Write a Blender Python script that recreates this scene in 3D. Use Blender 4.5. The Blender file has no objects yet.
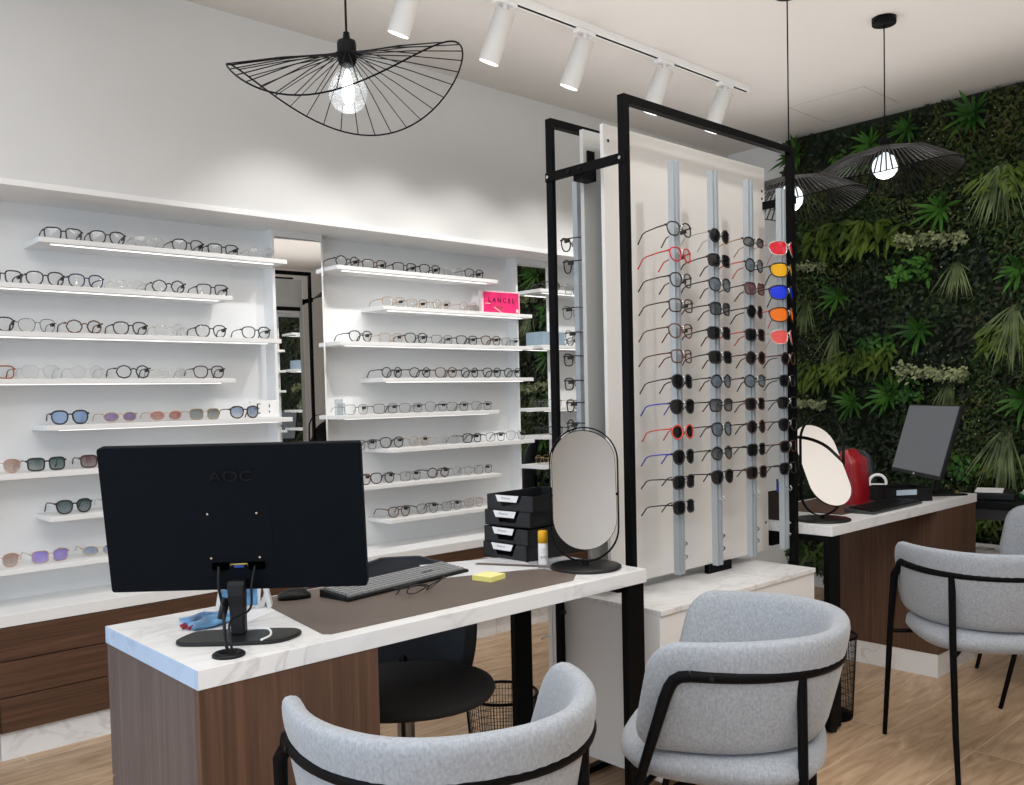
import bpy, bmesh, math, random
from mathutils import Vector, Matrix
random.seed(7)
PI = math.pi
COL = bpy.context.scene.collection
sc = bpy.context.scene
sc.view_settings.view_transform = 'Standard'
sc.view_settings.look = 'None'
sc.view_settings.exposure = .06

# ------------------------------------------------------------------ materials
MATS = {}
def new_mat(name):
    m = bpy.data.materials.new(name); m.use_nodes = True
    nt = m.node_tree
    b = nt.nodes['Principled BSDF']
    return m, nt, b
def pm(name, col, rough=0.5, metal=0.0, spec=0.5, emit=None, es=0.0, noise=0.0, scale=60, bump=0.0, alpha=1.0, coat=0.0):
    if name in MATS: return MATS[name]
    m, nt, b = new_mat(name)
    b.inputs['Base Color'].default_value = (*col, 1)
    b.inputs['Roughness'].default_value = rough
    b.inputs['Metallic'].default_value = metal
    b.inputs['Specular IOR Level'].default_value = spec
    b.inputs['Alpha'].default_value = alpha
    b.inputs['Coat Weight'].default_value = coat
    if emit:
        b.inputs['Emission Color'].default_value = (*emit, 1); b.inputs['Emission Strength'].default_value = es
    if noise or bump:
        tc = nt.nodes.new('ShaderNodeTexCoord'); n = nt.nodes.new('ShaderNodeTexNoise')
        n.inputs['Scale'].default_value = scale; n.inputs['Detail'].default_value = 4
        nt.links.new(tc.outputs['Object'], n.inputs['Vector'])
        if noise:
            r = nt.nodes.new('ShaderNodeValToRGB')
            r.color_ramp.elements[0].position = .3; r.color_ramp.elements[1].position = .7
            r.color_ramp.elements[0].color = (*[c*(1-noise) for c in col], 1)
            r.color_ramp.elements[1].color = (*[min(1, c*(1+noise)) for c in col], 1)
            nt.links.new(n.outputs['Fac'], r.inputs['Fac']); nt.links.new(r.outputs['Color'], b.inputs['Base Color'])
        if bump:
            bp = nt.nodes.new('ShaderNodeBump'); bp.inputs['Strength'].default_value = bump; bp.inputs['Distance'].default_value = .002
            nt.links.new(n.outputs['Fac'], bp.inputs['Height']); nt.links.new(bp.outputs['Normal'], b.inputs['Normal'])
    MATS[name] = m
    return m
def wood(name, c1, c2, axis, c3=None):
    """walnut veneer, grain along axis ('X','Y','Z')"""
    m, nt, b = new_mat(name)
    tc = nt.nodes.new('ShaderNodeTexCoord'); mp = nt.nodes.new('ShaderNodeMapping')
    s = {'X': (1.3, 44, 44), 'Y': (44, 1.3, 44), 'Z': (46, 46, 1.1)}[axis]
    mp.inputs['Scale'].default_value = s
    n = nt.nodes.new('ShaderNodeTexNoise'); n.inputs['Scale'].default_value = 2.2; n.inputs['Detail'].default_value = 7; n.inputs['Distortion'].default_value = 1.2
    n2 = nt.nodes.new('ShaderNodeTexNoise'); n2.inputs['Scale'].default_value = .5; n2.inputs['Detail'].default_value = 3; n2.inputs['Distortion'].default_value = 2.5
    r = nt.nodes.new('ShaderNodeValToRGB'); e = r.color_ramp.elements
    e[0].position = .33; e[0].color = (*[a*.75+b_*.25 for a, b_ in zip(c1, c2)], 1); e[1].position = .68; e[1].color = (*[a*.12+b_*.88 for a, b_ in zip(c1, c2)], 1)
    x = e.new(.50); x.color = tuple([(c1[i]*.5+c2[i]*.5) for i in range(3)]+[1])
    mx = nt.nodes.new('ShaderNodeMath'); mx.operation = 'MULTIPLY_ADD'; mx.inputs[1].default_value = .5
    sub = nt.nodes.new('ShaderNodeMath'); sub.operation = 'MULTIPLY'; sub.inputs[1].default_value = .5
    nt.links.new(tc.outputs['Object'], mp.inputs['Vector'])
    nt.links.new(mp.outputs['Vector'], n.inputs['Vector']); nt.links.new(mp.outputs['Vector'], n2.inputs['Vector'])
    nt.links.new(n2.outputs['Fac'], sub.inputs[0])
    nt.links.new(n.outputs['Fac'], mx.inputs[0]); nt.links.new(sub.outputs[0], mx.inputs[2])
    nt.links.new(mx.outputs[0], r.inputs['Fac']); nt.links.new(r.outputs['Color'], b.inputs['Base Color'])
    b.inputs['Roughness'].default_value = .45; b.inputs['Specular IOR Level'].default_value = .35
    MATS[name] = m; return m
def marble(name, base=(.80, .80, .80), vein=(.64, .635, .63)):
    m, nt, b = new_mat(name)
    tc = nt.nodes.new('ShaderNodeTexCoord'); mp = nt.nodes.new('ShaderNodeMapping')
    mp.inputs['Rotation'].default_value = (.5, .3, .8); mp.inputs['Scale'].default_value = (1.6, 4.2, 2.6)
    n = nt.nodes.new('ShaderNodeTexNoise'); n.inputs['Scale'].default_value = 2.4; n.inputs['Detail'].default_value = 6; n.inputs['Distortion'].default_value = 1.6
    ab = nt.nodes.new('ShaderNodeMath'); ab.operation = 'SUBTRACT'; ab.inputs[1].default_value = .5
    ab2 = nt.nodes.new('ShaderNodeMath'); ab2.operation = 'ABSOLUTE'
    r = nt.nodes.new('ShaderNodeValToRGB'); e = r.color_ramp.elements
    e[0].position = 0; e[0].color = (*vein, 1); e[1].position = .055; e[1].color = (*base, 1)
    n2 = nt.nodes.new('ShaderNodeTexNoise'); n2.inputs['Scale'].default_value = 3; n2.inputs['Detail'].default_value = 3
    mix = nt.nodes.new('ShaderNodeMixRGB'); mix.inputs['Color2'].default_value = (*base, 1)
    r2 = nt.nodes.new('ShaderNodeValToRGB'); r2.color_ramp.elements[0].position = .4; r2.color_ramp.elements[1].position = .62
    L = nt.links.new
    L(tc.outputs['Object'], mp.inputs['Vector']); L(mp.outputs['Vector'], n.inputs['Vector']); L(tc.outputs['Object'], n2.inputs['Vector'])
    L(n.outputs['Fac'], ab.inputs[0]); L(ab.outputs[0], ab2.inputs[0]); L(ab2.outputs[0], r.inputs['Fac'])
    L(n2.outputs['Fac'], r2.inputs['Fac']); L(r2.outputs['Color'], mix.inputs['Fac']); L(r.outputs['Color'], mix.inputs['Color1'])
    L(mix.outputs['Color'], b.inputs['Base Color'])
    b.inputs['Roughness'].default_value = .3
    MATS[name] = m; return m
def fabric(name, col):
    m, nt, b = new_mat(name)
    tc = nt.nodes.new('ShaderNodeTexCoord')
    n = nt.nodes.new('ShaderNodeTexNoise'); n.inputs['Scale'].default_value = 260; n.inputs['Detail'].default_value = 3
    mp = nt.nodes.new('ShaderNodeMapping'); mp.inputs['Scale'].default_value = (1, 1, .35)
    n3 = nt.nodes.new('ShaderNodeTexNoise'); n3.inputs['Scale'].default_value = 150; n3.inputs['Detail'].default_value = 4
    ad = nt.nodes.new('ShaderNodeMath'); ad.operation = 'ADD'
    r = nt.nodes.new('ShaderNodeValToRGB'); e = r.color_ramp.elements
    e[0].position = .34; e[0].color = (*[c*.80 for c in col], 1); e[1].position = .64; e[1].color = (*[min(1, c*1.12) for c in col], 1)
    ha = nt.nodes.new('ShaderNodeMath'); ha.operation = 'MULTIPLY'; ha.inputs[1].default_value = .5
    bp = nt.nodes.new('ShaderNodeBump'); bp.inputs['Strength'].default_value = .35; bp.inputs['Distance'].default_value = .0015
    L = nt.links.new
    L(tc.outputs['Object'], mp.inputs['Vector']); L(mp.outputs['Vector'], n.inputs['Vector']); L(tc.outputs['Object'], n3.inputs['Vector'])
    L(n.outputs['Fac'], ad.inputs[0]); L(n3.outputs['Fac'], ad.inputs[1]); L(ad.outputs[0], ha.inputs[0]); L(ha.outputs[0], r.inputs['Fac'])
    L(r.outputs['Color'], b.inputs['Base Color']); L(n.outputs['Fac'], bp.inputs['Height']); L(bp.outputs['Normal'], b.inputs['Normal'])
    b.inputs['Roughness'].default_value = .95; b.inputs['Specular IOR Level'].default_value = .15
    b.inputs['Sheen Weight'].default_value = .25
    MATS[name] = m; return m
def floor_mat():
    m, nt, b = new_mat('oak plank floor')
    L = nt.links.new
    tc = nt.nodes.new('ShaderNodeTexCoord')
    mp = nt.nodes.new('ShaderNodeMapping'); mp.inputs['Location'].default_value = (.22, -.042, 0)
    br = nt.nodes.new('ShaderNodeTexBrick')
    br.offset = .37; br.inputs['Scale'].default_value = 1; br.inputs['Mortar Size'].default_value = .0022; br.inputs['Mortar Smooth'].default_value = .1
    br.inputs['Brick Width'].default_value = 1.7; br.inputs['Row Height'].default_value = .285
    br.inputs['Color1'].default_value = (.0, .0, .0, 1); br.inputs['Color2'].default_value = (1, 1, 1, 1)
    br.inputs['Mortar'].default_value = (.5, .5, .5, 1); br.inputs['Bias'].default_value = 0
    L(tc.outputs['Object'], mp.inputs['Vector']); L(mp.outputs['Vector'], br.inputs['Vector'])
    # grain, shifted per plank
    sep = nt.nodes.new('ShaderNodeVectorMath'); sep.operation = 'MULTIPLY'; sep.inputs[1].default_value = (5, 9, 3)
    add = nt.nodes.new('ShaderNodeVectorMath'); add.operation = 'ADD'
    L(br.outputs['Color'], sep.inputs[0]); L(tc.outputs['Object'], add.inputs[0]); L(sep.outputs[0], add.inputs[1])
    mp2 = nt.nodes.new('ShaderNodeMapping'); mp2.inputs['Scale'].default_value = (1.3, 8, 1)
    L(add.outputs[0], mp2.inputs['Vector'])
    n = nt.nodes.new('ShaderNodeTexNoise'); n.inputs['Scale'].default_value = 2.4; n.inputs['Detail'].default_value = 8; n.inputs['Distortion'].default_value = 1.4; n.inputs['Roughness'].default_value = .62
    L(mp2.outputs[0], n.inputs['Vector'])
    r = nt.nodes.new('ShaderNodeValToRGB'); e = r.color_ramp.elements
    e[0].position = .28; e[0].color = (.29, .185, .108, 1); e[1].position = .72; e[1].color = (.60, .44, .30, 1)
    x = e.new(.5); x.color = (.45, .312, .200, 1)
    L(n.outputs['Fac'], r.inputs['Fac'])
    hs = nt.nodes.new('ShaderNodeHueSaturation')
    mr = nt.nodes.new('ShaderNodeMapRange'); mr.inputs['To Min'].default_value = .93; mr.inputs['To Max'].default_value = 1.12
    L(br.outputs['Color'], mr.inputs['Value']); L(mr.outputs[0], hs.inputs['Value']); L(r.outputs['Color'], hs.inputs['Color'])
    mix = nt.nodes.new('ShaderNodeMixRGB'); mix.inputs['Color2'].default_value = (.62, .47, .33, 1)
    L(br.outputs['Fac'], mix.inputs['Fac']); L(hs.outputs['Color'], mix.inputs['Color1']); L(mix.outputs['Color'], b.inputs['Base Color'])
    b.inputs['Roughness'].default_value = .42; b.inputs['Specular IOR Level'].default_value = .35
    MATS['floor'] = m; return m
def leaf_mat(name, c1, c2, scale=9):
    m, nt, b = new_mat(name)
    L = nt.links.new
    tc = nt.nodes.new('ShaderNodeTexCoord'); n = nt.nodes.new('ShaderNodeTexNoise'); n.inputs['Scale'].default_value = scale; n.inputs['Detail'].default_value = 5
    r = nt.nodes.new('ShaderNodeValToRGB'); e = r.color_ramp.elements
    e[0].position = .35; e[0].color = (*c1, 1); e[1].position = .66; e[1].color = (*c2, 1)
    L(tc.outputs['Object'], n.inputs['Vector']); L(n.outputs['Fac'], r.inputs['Fac']); L(r.outputs['Color'], b.inputs['Base Color'])
    b.inputs['Roughness'].default_value = .55; b.inputs['Specular IOR Level'].default_value = .3
    MATS[name] = m; return m
def clear_mat(name, tint=(1, 1, 1), gloss=.10, col=None, dens=0.0, rough=.02, grad=None):
    """thin clear / tinted sheet: transparent mixed with gloss (and diffuse for density)"""
    if name in MATS: return MATS[name]
    m = bpy.data.materials.new(name); m.use_nodes = True; nt = m.node_tree; nt.nodes.clear(); L = nt.links.new
    o = nt.nodes.new('ShaderNodeOutputMaterial')
    t = nt.nodes.new('ShaderNodeBsdfTransparent'); t.inputs['Color'].default_value = (*tint, 1)
    g = nt.nodes.new('ShaderNodeBsdfGlossy'); g.inputs['Roughness'].default_value = rough
    last = t.outputs[0]
    if dens > 0:
        d = nt.nodes.new('ShaderNodeBsdfDiffuse'); d.inputs['Color'].default_value = (*(col or tint), 1)
        mx = nt.nodes.new('ShaderNodeMixShader'); mx.inputs[0].default_value = dens
        L(t.outputs[0], mx.inputs[1]); L(d.outputs[0], mx.inputs[2]); last = mx.outputs[0]
        if grad:
            tc = nt.nodes.new('ShaderNodeTexCoord'); s = nt.nodes.new('ShaderNodeSeparateXYZ'); mr = nt.nodes.new('ShaderNodeMapRange')
            mr.inputs['From Min'].default_value = .004; mr.inputs['From Max'].default_value = .042
            mr.inputs['To Min'].default_value = dens*grad; mr.inputs['To Max'].default_value = dens
            L(tc.outputs['Object'], s.inputs[0]); L(s.outputs['Z'], mr.inputs['Value']); L(mr.outputs[0], mx.inputs[0])
    mg = nt.nodes.new('ShaderNodeMixShader'); mg.inputs[0].default_value = gloss
    L(last, mg.inputs[1]); L(g.outputs[0], mg.inputs[2]); L(mg.outputs[0], o.inputs['Surface'])
    MATS[name] = m; return m

WHITE = pm('white lacquer', (.83, .83, .825), .4)
NICHE = pm('white niche panel', (.84, .85, .855), .5)
WALL = pm('wall paint', (.68, .68, .67), .8, noise=.02, scale=3)
CEIL = pm('ceiling paint', (.70, .67, .64), .9, noise=.015, scale=2)
BLACK = pm('black powder coated steel', (.003, .003, .0035), .5, spec=.09)
BLACKP = pm('black plastic', (.006, .0065, .0075), .45, spec=.25)
BLKFAB = pm('black fabric', (.012, .012, .013), .9, noise=.3, scale=300)
RAIL = pm('brushed aluminium', (.50, .55, .59), .38, metal=.55)
CHROME = pm('chrome', (.75, .75, .75), .12, metal=1)
WALX = wood('walnut grain along', (.022, .010, .006), (.155, .078, .045), 'X')
WALZ = wood('walnut grain upright', (.034, .017, .011), (.165, .088, .053), 'Z')
WALZ_DAYLIT = wood('walnut upright daylit grey', (.050, .036, .034), (.17, .130, .118), 'Z')  # greyer walnut: daylight on the front desk's left side put into the colour
MARB = marble('white marble laminate')
MARB_DAYLIT = marble('marble edge with painted daylight', (.47, .60, .78), (.36, .47, .63))  # bluish daylight on the tabletop's left edge, painted into the marble colour
GREY = fabric('grey woven fabric', (.335, .36, .395))
MIRROR = pm('mirror glass', (.93, .94, .94), .0, metal=1)
LEDM = pm('led strip', (1, 1, 1), .5, emit=(1, .99, .97), es=1.5)
PAPER = pm('paper', (.82, .83, .85), .8)
MAT = pm('brown leatherette', (.125, .098, .082), .55, noise=.08, scale=400)

# ------------------------------------------------------------------ mesh builder
class MB:
    def __init__(s): s.v = []; s.f = []; s.sm = []
    def add(s, vs, fs, smooth=False):
        o = len(s.v); s.v += [tuple(x) for x in vs]
        for f in fs: s.f.append(tuple(i+o for i in f)); s.sm.append(smooth)
        return s
    def box(s, x0, x1, y0, y1, z0, z1, M=None):
        v = [Vector((x, y, z)) for z in (z0, z1) for y in (y0, y1) for x in (x0, x1)]
        if M is not None: v = [M @ a for a in v]
        return s.add(v, [(0, 2, 3, 1), (4, 5, 7, 6), (0, 1, 5, 4), (2, 6, 7, 3), (0, 4, 6, 2), (1, 3, 7, 5)])
    def loops(s, rings, closed_v=False, cap0=True, cap1=True, smooth=True):
        n = len(rings[0]); o = []; base = []
        for r in rings: base += r
        fs = []
        m = len(rings)
        for i in range(m if closed_v else m-1):
            a = i*n; b = ((i+1) % m)*n
            for j in range(n):
                k = (j+1) % n
                fs.append((a+j, a+k, b+k, b+j))
        s.add(base, fs, smooth)
        if not closed_v:
            if cap0: s.add(rings[0], [tuple(reversed(range(n)))])
            if cap1: s.add(rings[-1], [tuple(range(n))])
        return s
    def tube(s, path, r, seg=8, closed=False, ry=None):
        P = [Vector(p) for p in path]; n = len(P); rings = []
        up = None
        for i in range(n):
            if closed: t = P[(i+1) % n]-P[i-1]
            else: t = P[min(i+1, n-1)]-P[max(i-1, 0)]
            if t.length < 1e-9: t = Vector((0, 0, 1))
            t.normalize()
            if up is None:
                a = Vector((0, 0, 1)) if abs(t.z) < .9 else Vector((1, 0, 0))
                up = (a-t*a.dot(t)).normalized()
            else:
                up = (up-t*up.dot(t))
                if up.length < 1e-6: up = Vector((1, 0, 0))
                up.normalize()
            sd = t.cross(up)
            rr = r[i] if isinstance(r, (list, tuple)) else r
            q = rr if ry is None else ry
            rings.append([P[i]+sd*(rr*math.cos(2*PI*k/seg))+up*(q*math.sin(2*PI*k/seg)) for k in range(seg)])
        return s.loops(rings, closed_v=closed)
    def lathe(s, prof, seg=24, c=(0, 0, 0), cap=True):
        rings = [[Vector((c[0]+max(r, 1e-5)*math.cos(2*PI*k/seg), c[1]+max(r, 1e-5)*math.sin(2*PI*k/seg), c[2]+z)) for k in range(seg)] for r, z in prof]
        return s.loops(rings, cap0=cap, cap1=cap)
    def prism(s, pts, z0, z1, M=None, smooth=False):
        n = len(pts)
        v = [Vector((x, y, z0)) for x, y in pts]+[Vector((x, y, z1)) for x, y in pts]
        if M is not None: v = [M @ a for a in v]
        s.add(v, [(j, (j+1) % n, (j+1) % n+n, j+n) for j in range(n)], smooth)
        return s.add(v, [tuple(reversed(range(n))), tuple(range(n, 2*n))])
    def mesh(s, name, mat):
        me = bpy.data.meshes.new(name); me.from_pydata([tuple(x) for x in s.v], [], s.f); me.update()
        me.polygons.foreach_set('use_smooth', s.sm)
        if mat: me.materials.append(mat)
        return me
    def build(s, name, mat, parent=None, bevel=0, bseg=2, loc=None, rot=None):
        o = bpy.data.objects.new(name, s.mesh(name, mat)); COL.objects.link(o)
        if parent: o.parent = parent
        if loc: o.location = loc
        if rot: o.rotation_euler = rot
        if bevel:
            bm = bmesh.new(); bm.from_mesh(o.data); bmesh.ops.remove_doubles(bm, verts=bm.verts, dist=1e-6); bm.to_mesh(o.data); bm.free()
            b = o.modifiers.new('bevel', 'BEVEL'); b.width = bevel; b.segments = bseg; b.limit_method = 'ANGLE'; b.angle_limit = math.radians(40)
        return o
def box(name, x0, x1, y0, y1, z0, z1, mat, parent=None, bevel=0):
    return MB().box(x0, x1, y0, y1, z0, z1).build(name, mat, parent, bevel)
def thing(name, label, cat, loc=(0, 0, 0), rz=0, group=None):
    o = bpy.data.objects.new(name, None); COL.objects.link(o)
    o.empty_display_size = .05; o.location = loc; o.rotation_euler = (0, 0, rz)
    return tag(o, label, cat, group)
def tag(o, label, cat, group=None, kind=None):
    o['label'] = label; o['category'] = cat
    if group: o['group'] = group
    if kind: o['kind'] = kind
    return o
def struct(o): o['kind'] = 'structure'; return o
def dup(root, loc, rz=None, label=None, group=None):
    r = root.copy(); COL.objects.link(r); r.location = loc
    if rz is not None: r.rotation_euler = (0, 0, rz)
    if label: r['label'] = label
    if group: r['group'] = group
    for ch in list(root.children):
        c = ch.copy(); COL.objects.link(c); c.parent = r
        for g in list(ch.children):
            d = g.copy(); COL.objects.link(d); d.parent = c
    return r
def superell(a, b, n=40, e=2.0, cx=0, cy=0):
    out = []
    for i in range(n):
        t = 2*PI*i/n; c, s_ = math.cos(t), math.sin(t)
        out.append((cx+a*math.copysign(abs(c)**(2/e), c), cy+b*math.copysign(abs(s_)**(2/e), s_)))
    return out
def rrect(x0, x1, y0, y1, r, n=6):
    out = []
    for cx, cy, a in ((x1-r, y1-r, 0), (x0+r, y1-r, 90), (x0+r, y0+r, 180), (x1-r, y0+r, 270)):
        for i in range(n+1):
            t = math.radians(a+90*i/n); out.append((cx+r*math.cos(t), cy+r*math.sin(t)))
    return out
def text(name, body, size, mat, parent, loc, rot, ext=.0006, align='CENTER', sx=1.0):
    c = bpy.data.curves.new(name, 'FONT'); c.body = body; c.size = size; c.extrude = ext; c.align_x = align; c.align_y = 'CENTER'
    c.materials.append(mat)
    tmp = bpy.data.objects.new(name+'_tmp', c); COL.objects.link(tmp); bpy.context.view_layer.update()
    me = bpy.data.meshes.new_from_object(tmp.evaluated_get(bpy.context.evaluated_depsgraph_get()))
    bpy.data.objects.remove(tmp); bpy.data.curves.remove(c)
    if not me.materials: me.materials.append(mat)
    o = bpy.data.objects.new(name, me); COL.objects.link(o); o.parent = parent; o.location = loc; o.rotation_euler = rot; o.scale = (sx, 1, 1)
    return o

# ------------------------------------------------------------------ camera (horizontal view 1024x785)
cam = bpy.data.objects.new('camera', bpy.data.cameras.new('camera')); COL.objects.link(cam)
F, CY = 906.2, 433.4
cam.data.sensor_fit = 'HORIZONTAL'; cam.data.sensor_width = 36; cam.data.lens = F*36/1024
cam.data.shift_y = (CY-392.5)/1024
R_ = Vector((.73524515, -.67740336, -.02322176)); U_ = Vector((.04355866, .01303292, .99896586)); W_ = Vector((.67640018, .73549631, -.03908917))
M = Matrix((R_, U_, -W_)).transposed().to_4x4(); M.translation = Vector((0, 0, 1.23))
cam.matrix_world = M; cam.data.clip_start = .02; sc.camera = cam

# ------------------------------------------------------------------ room shell
HC = 2.82; GX = 5.25; XL, YF = -2.3, -2.6
fl = struct(box('floor', XL, GX+.3, YF, 4.0, -.06, 0, floor_mat()))
struct(box('ceiling', XL, GX+.3, YF, 4.0, HC, HC+.08, CEIL))
# upper wall above the display niches (bulkhead) and the niche back
uw = struct(box('wall_back', XL, GX, 3.51, 3.98, 2.03, HC, WALL))
struct(box('trim_1', XL, GX, 3.500, 3.79, 2.008, 2.03, WHITE, bevel=.002))
nb = struct(box('wall_back_panel', XL, GX, 3.79, 3.83, .50, 2.03, NICHE))
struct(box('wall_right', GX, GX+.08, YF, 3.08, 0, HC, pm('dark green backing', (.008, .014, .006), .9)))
struct(box('wall_right_plain', GX, GX+.08, 3.08, 3.98, 0, HC, WALL))
struct(box('baseboard_right', GX-.03, GX, YF, 3.07, 0, .10, WHITE))
struct(box('wall_front', XL, GX+.3, YF-.1, YF, 0, HC, pm('front wall paint', (.60, .56, .52), .85, noise=.02, scale=3)))
# shop-front window wall to the left
wl = MB(); wl.box(XL-.1, XL, YF, 4.0, 2.5, HC); wl.box(XL-.1, XL, YF, 4.0, 0, .15); wl.box(XL-.1, XL, YF, -2.0, .15, 2.5); wl.box(XL-.1, XL, 3.3, 4.0, .15, 2.5)
struct(wl.build('wall_left', WALL))
wf = MB()
for y in (-2.0, -.7, .6, 1.95, 3.24): wf.box(XL-.08, XL-.02, y, y+.06, .15, 2.5)
wf.box(XL-.08, XL-.02, -2, 3.3, .15, .21); wf.box(XL-.08, XL-.02, -2, 3.3, 2.44, 2.5)
w1 = struct(wf.build('window_1', BLACK))
struct(box('window_pane', XL-.055, XL-.05, -1.98, 3.28, .18, 2.47, clear_mat('window glass', (.95, .97, .98), .06), w1))
# inspection hatch drawn in the ceiling
hm = MB(); g = .0025
for a in ((4.65, 5.08, 2.27, 2.27+g), (4.65, 5.08, 2.71-g, 2.71), (4.65, 4.65+g, 2.27, 2.71), (5.08-g, 5.08, 2.27, 2.71)): hm.box(*a, HC-.0012, HC+.001)
struct(hm.build('trim_2', pm('hatch joint', (.36, .35, .34), .8)))

# ------------------------------------------------------------------ wall display: gables, mirrors, shelves
SH_Z = [1.858, 1.685, 1.511, 1.34, 1.168, .999, .830, .656]
def gable(x0, x1, label):
    return tag(box('gable_panel', x0, x1, 3.705, 3.79, .515, 2.008, NICHE, bevel=.001), label, 'panel', 'upright gables of the wall display')
gable(.70, .74, 'white upright gable closing the far left of the left display bay')
gable(1.978, 1.992, 'slim white upright gable between left shelves and narrow mirror')
gable(2.228, 2.238, 'slim white upright gable at left of the middle shelves')
gable(3.462, 3.476, 'slim white upright gable between middle shelves and greenery mirror')
gable(3.705, 3.72, 'slim white upright gable right of the mirror reflecting greenery')
def wall_mirror(x0, x1, label, turn=0):
    t = thing('wall_mirror', label, 'mirror', ((x0+x1)/2, 3.705, .515), 0, 'tall narrow mirrors between the display bays')
    w = (x1-x0)/2
    MB().box(-w+.001, w-.001, .004, .012, 0, 1.458).build('mirror_glass', MIRROR, t, rot=(0, 0, math.radians(turn)))
    MB().box(-w, w, .001, .014, 1.461, 1.493).build('top_strip', WHITE, t, .0008)
    return t
wall_mirror(1.992, 2.228, 'tall narrow wall mirror between left and middle shelves, reflecting shelves', -3.0)
wall_mirror(3.476, 3.705, 'tall narrow wall mirror right of middle shelves, reflecting green foliage')
ORD = ['top', 'second', 'third', 'fourth', 'fifth', 'sixth', 'seventh', 'lowest']
def shelf(x0, x1, z, label):
    t = thing('wall_shelf', label, 'shelf', ((x0+x1)/2, 3.79, z), 0, 'floating white shelves of the wall display')
    w = (x1-x0)/2
    MB().box(-w, w, -.19, 0, -.019, 0).build('board', WHITE, t, .0015)
    MB().box(-w+.05, w-.05, -.158, -.149, -.0215, -.0192).build('led_strip', LEDM, t)
    return t
Lx = [(.995, 1.995), (.745, 1.737), (.745, 1.956), (.745, 1.737), (.995, 1.998), (.745, 1.737), (.995, 1.956), (.745, 1.737)]
Rx = [(2.246, 3.232), (2.495, 3.483), (2.25, 3.483), (2.478, 3.483), (2.24, 3.224), (2.495, 3.480), (2.26, 3.225), (2.50, 3.483)]
for i, z in enumerate(SH_Z):
    shelf(*Lx[i], z, f'white floating wall shelf, {ORD[i]} of the left display bay')
    shelf(*Rx[i], z, f'white floating wall shelf, {ORD[i]} of the middle display bay')
for i, z in enumerate([1.834, 1.522, 1.17, 1.013, .845]):
    shelf(3.55, 4.6+.15*(i % 2), z, f'white floating shelf beyond greenery mirror, {ORD[i]} of the right bay')

# base cabinets with marble worktop
def base_cab(x0, x1, label):
    t = thing('base_cabinet', label, 'cabinet', ((x0+x1)/2, 3.52, 0), 0, 'low walnut drawer cabinets under the wall display')
    w = (x1-x0)/2-.0015
    MB().box(-w, w, .012, .27, .10, .471).build('carcass', WALX, t)
    MB().box(-w, w, .006, .27, 0, .10).build('plinth', MARB, t)
    for a, b_ in ((.354, .469), (.227, .350), (.102, .223)):
        MB().box(-w, w, -.014, .011, a, b_).build('drawer_front', WALX, t, .001)
    return t
xs = [-.5, .0, .78, 1.60, 2.30, 3.10, 4.10, 5.22]
nm = ['leftmost low walnut cabinet with three handleless drawers, at the frame edge', 'low walnut drawer cabinet left of the front desk', 'low walnut drawer cabinet behind the front desk end', 'low walnut drawer cabinet behind the large monitor',
      'low walnut drawer cabinet behind the round black chair', 'low walnut drawer cabinet behind the black tray stack', 'low walnut drawer cabinet behind the rack of sunglasses']
for i in range(7): base_cab(xs[i], xs[i+1], nm[i])
tag(box('worktop', -.5, 5.22, 3.506, 3.79, .472, .515, WHITE, bevel=.002), 'long white lacquered worktop along the walnut drawer cabinets', 'worktop')

# ------------------------------------------------------------------ eyeglasses
def outline(shape, w, h, n=26):
    if shape == 'round': return superell(w/2, h/2, n, 2.0)
    if shape == 'square': return [(x*(1+.10*(y/(h/2))*.5), y) for x, y in superell(w/2, h/2, n, 3.6)]
    if shape == 'panto': return [(x*(1+.13*(y/(h/2))), y) for x, y in superell(w/2, h/2, n, 2.5)]
    if shape == 'hex':
        out = []
        for i in range(n):
            t = 2*PI*i/n+.0; k = PI/4; r = math.cos(k/2)/math.cos((t % k)-k/2)
            out.append((w/2*r*math.cos(t), h/2*r*math.sin(t)))
        return out
    if shape == 'oval': return superell(w/2, h/2*.8, n, 2.1)
    if shape == 'wrap': return [(x*(1+.16*(y/(h/2)))+.002, y*(1-.10*abs(x)/(w/2))) for x, y in superell(w/2, h/2*.92, n, 3.2)]
DIM = {'round': (.046, .046), 'square': (.052, .042), 'panto': (.051, .046), 'hex': (.052, .047), 'oval': (.051, .041), 'wrap': (.066, .060)}
def bendy(x, kk): return kk*max(0, abs(x)-.008)**2
GM = {}
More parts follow.
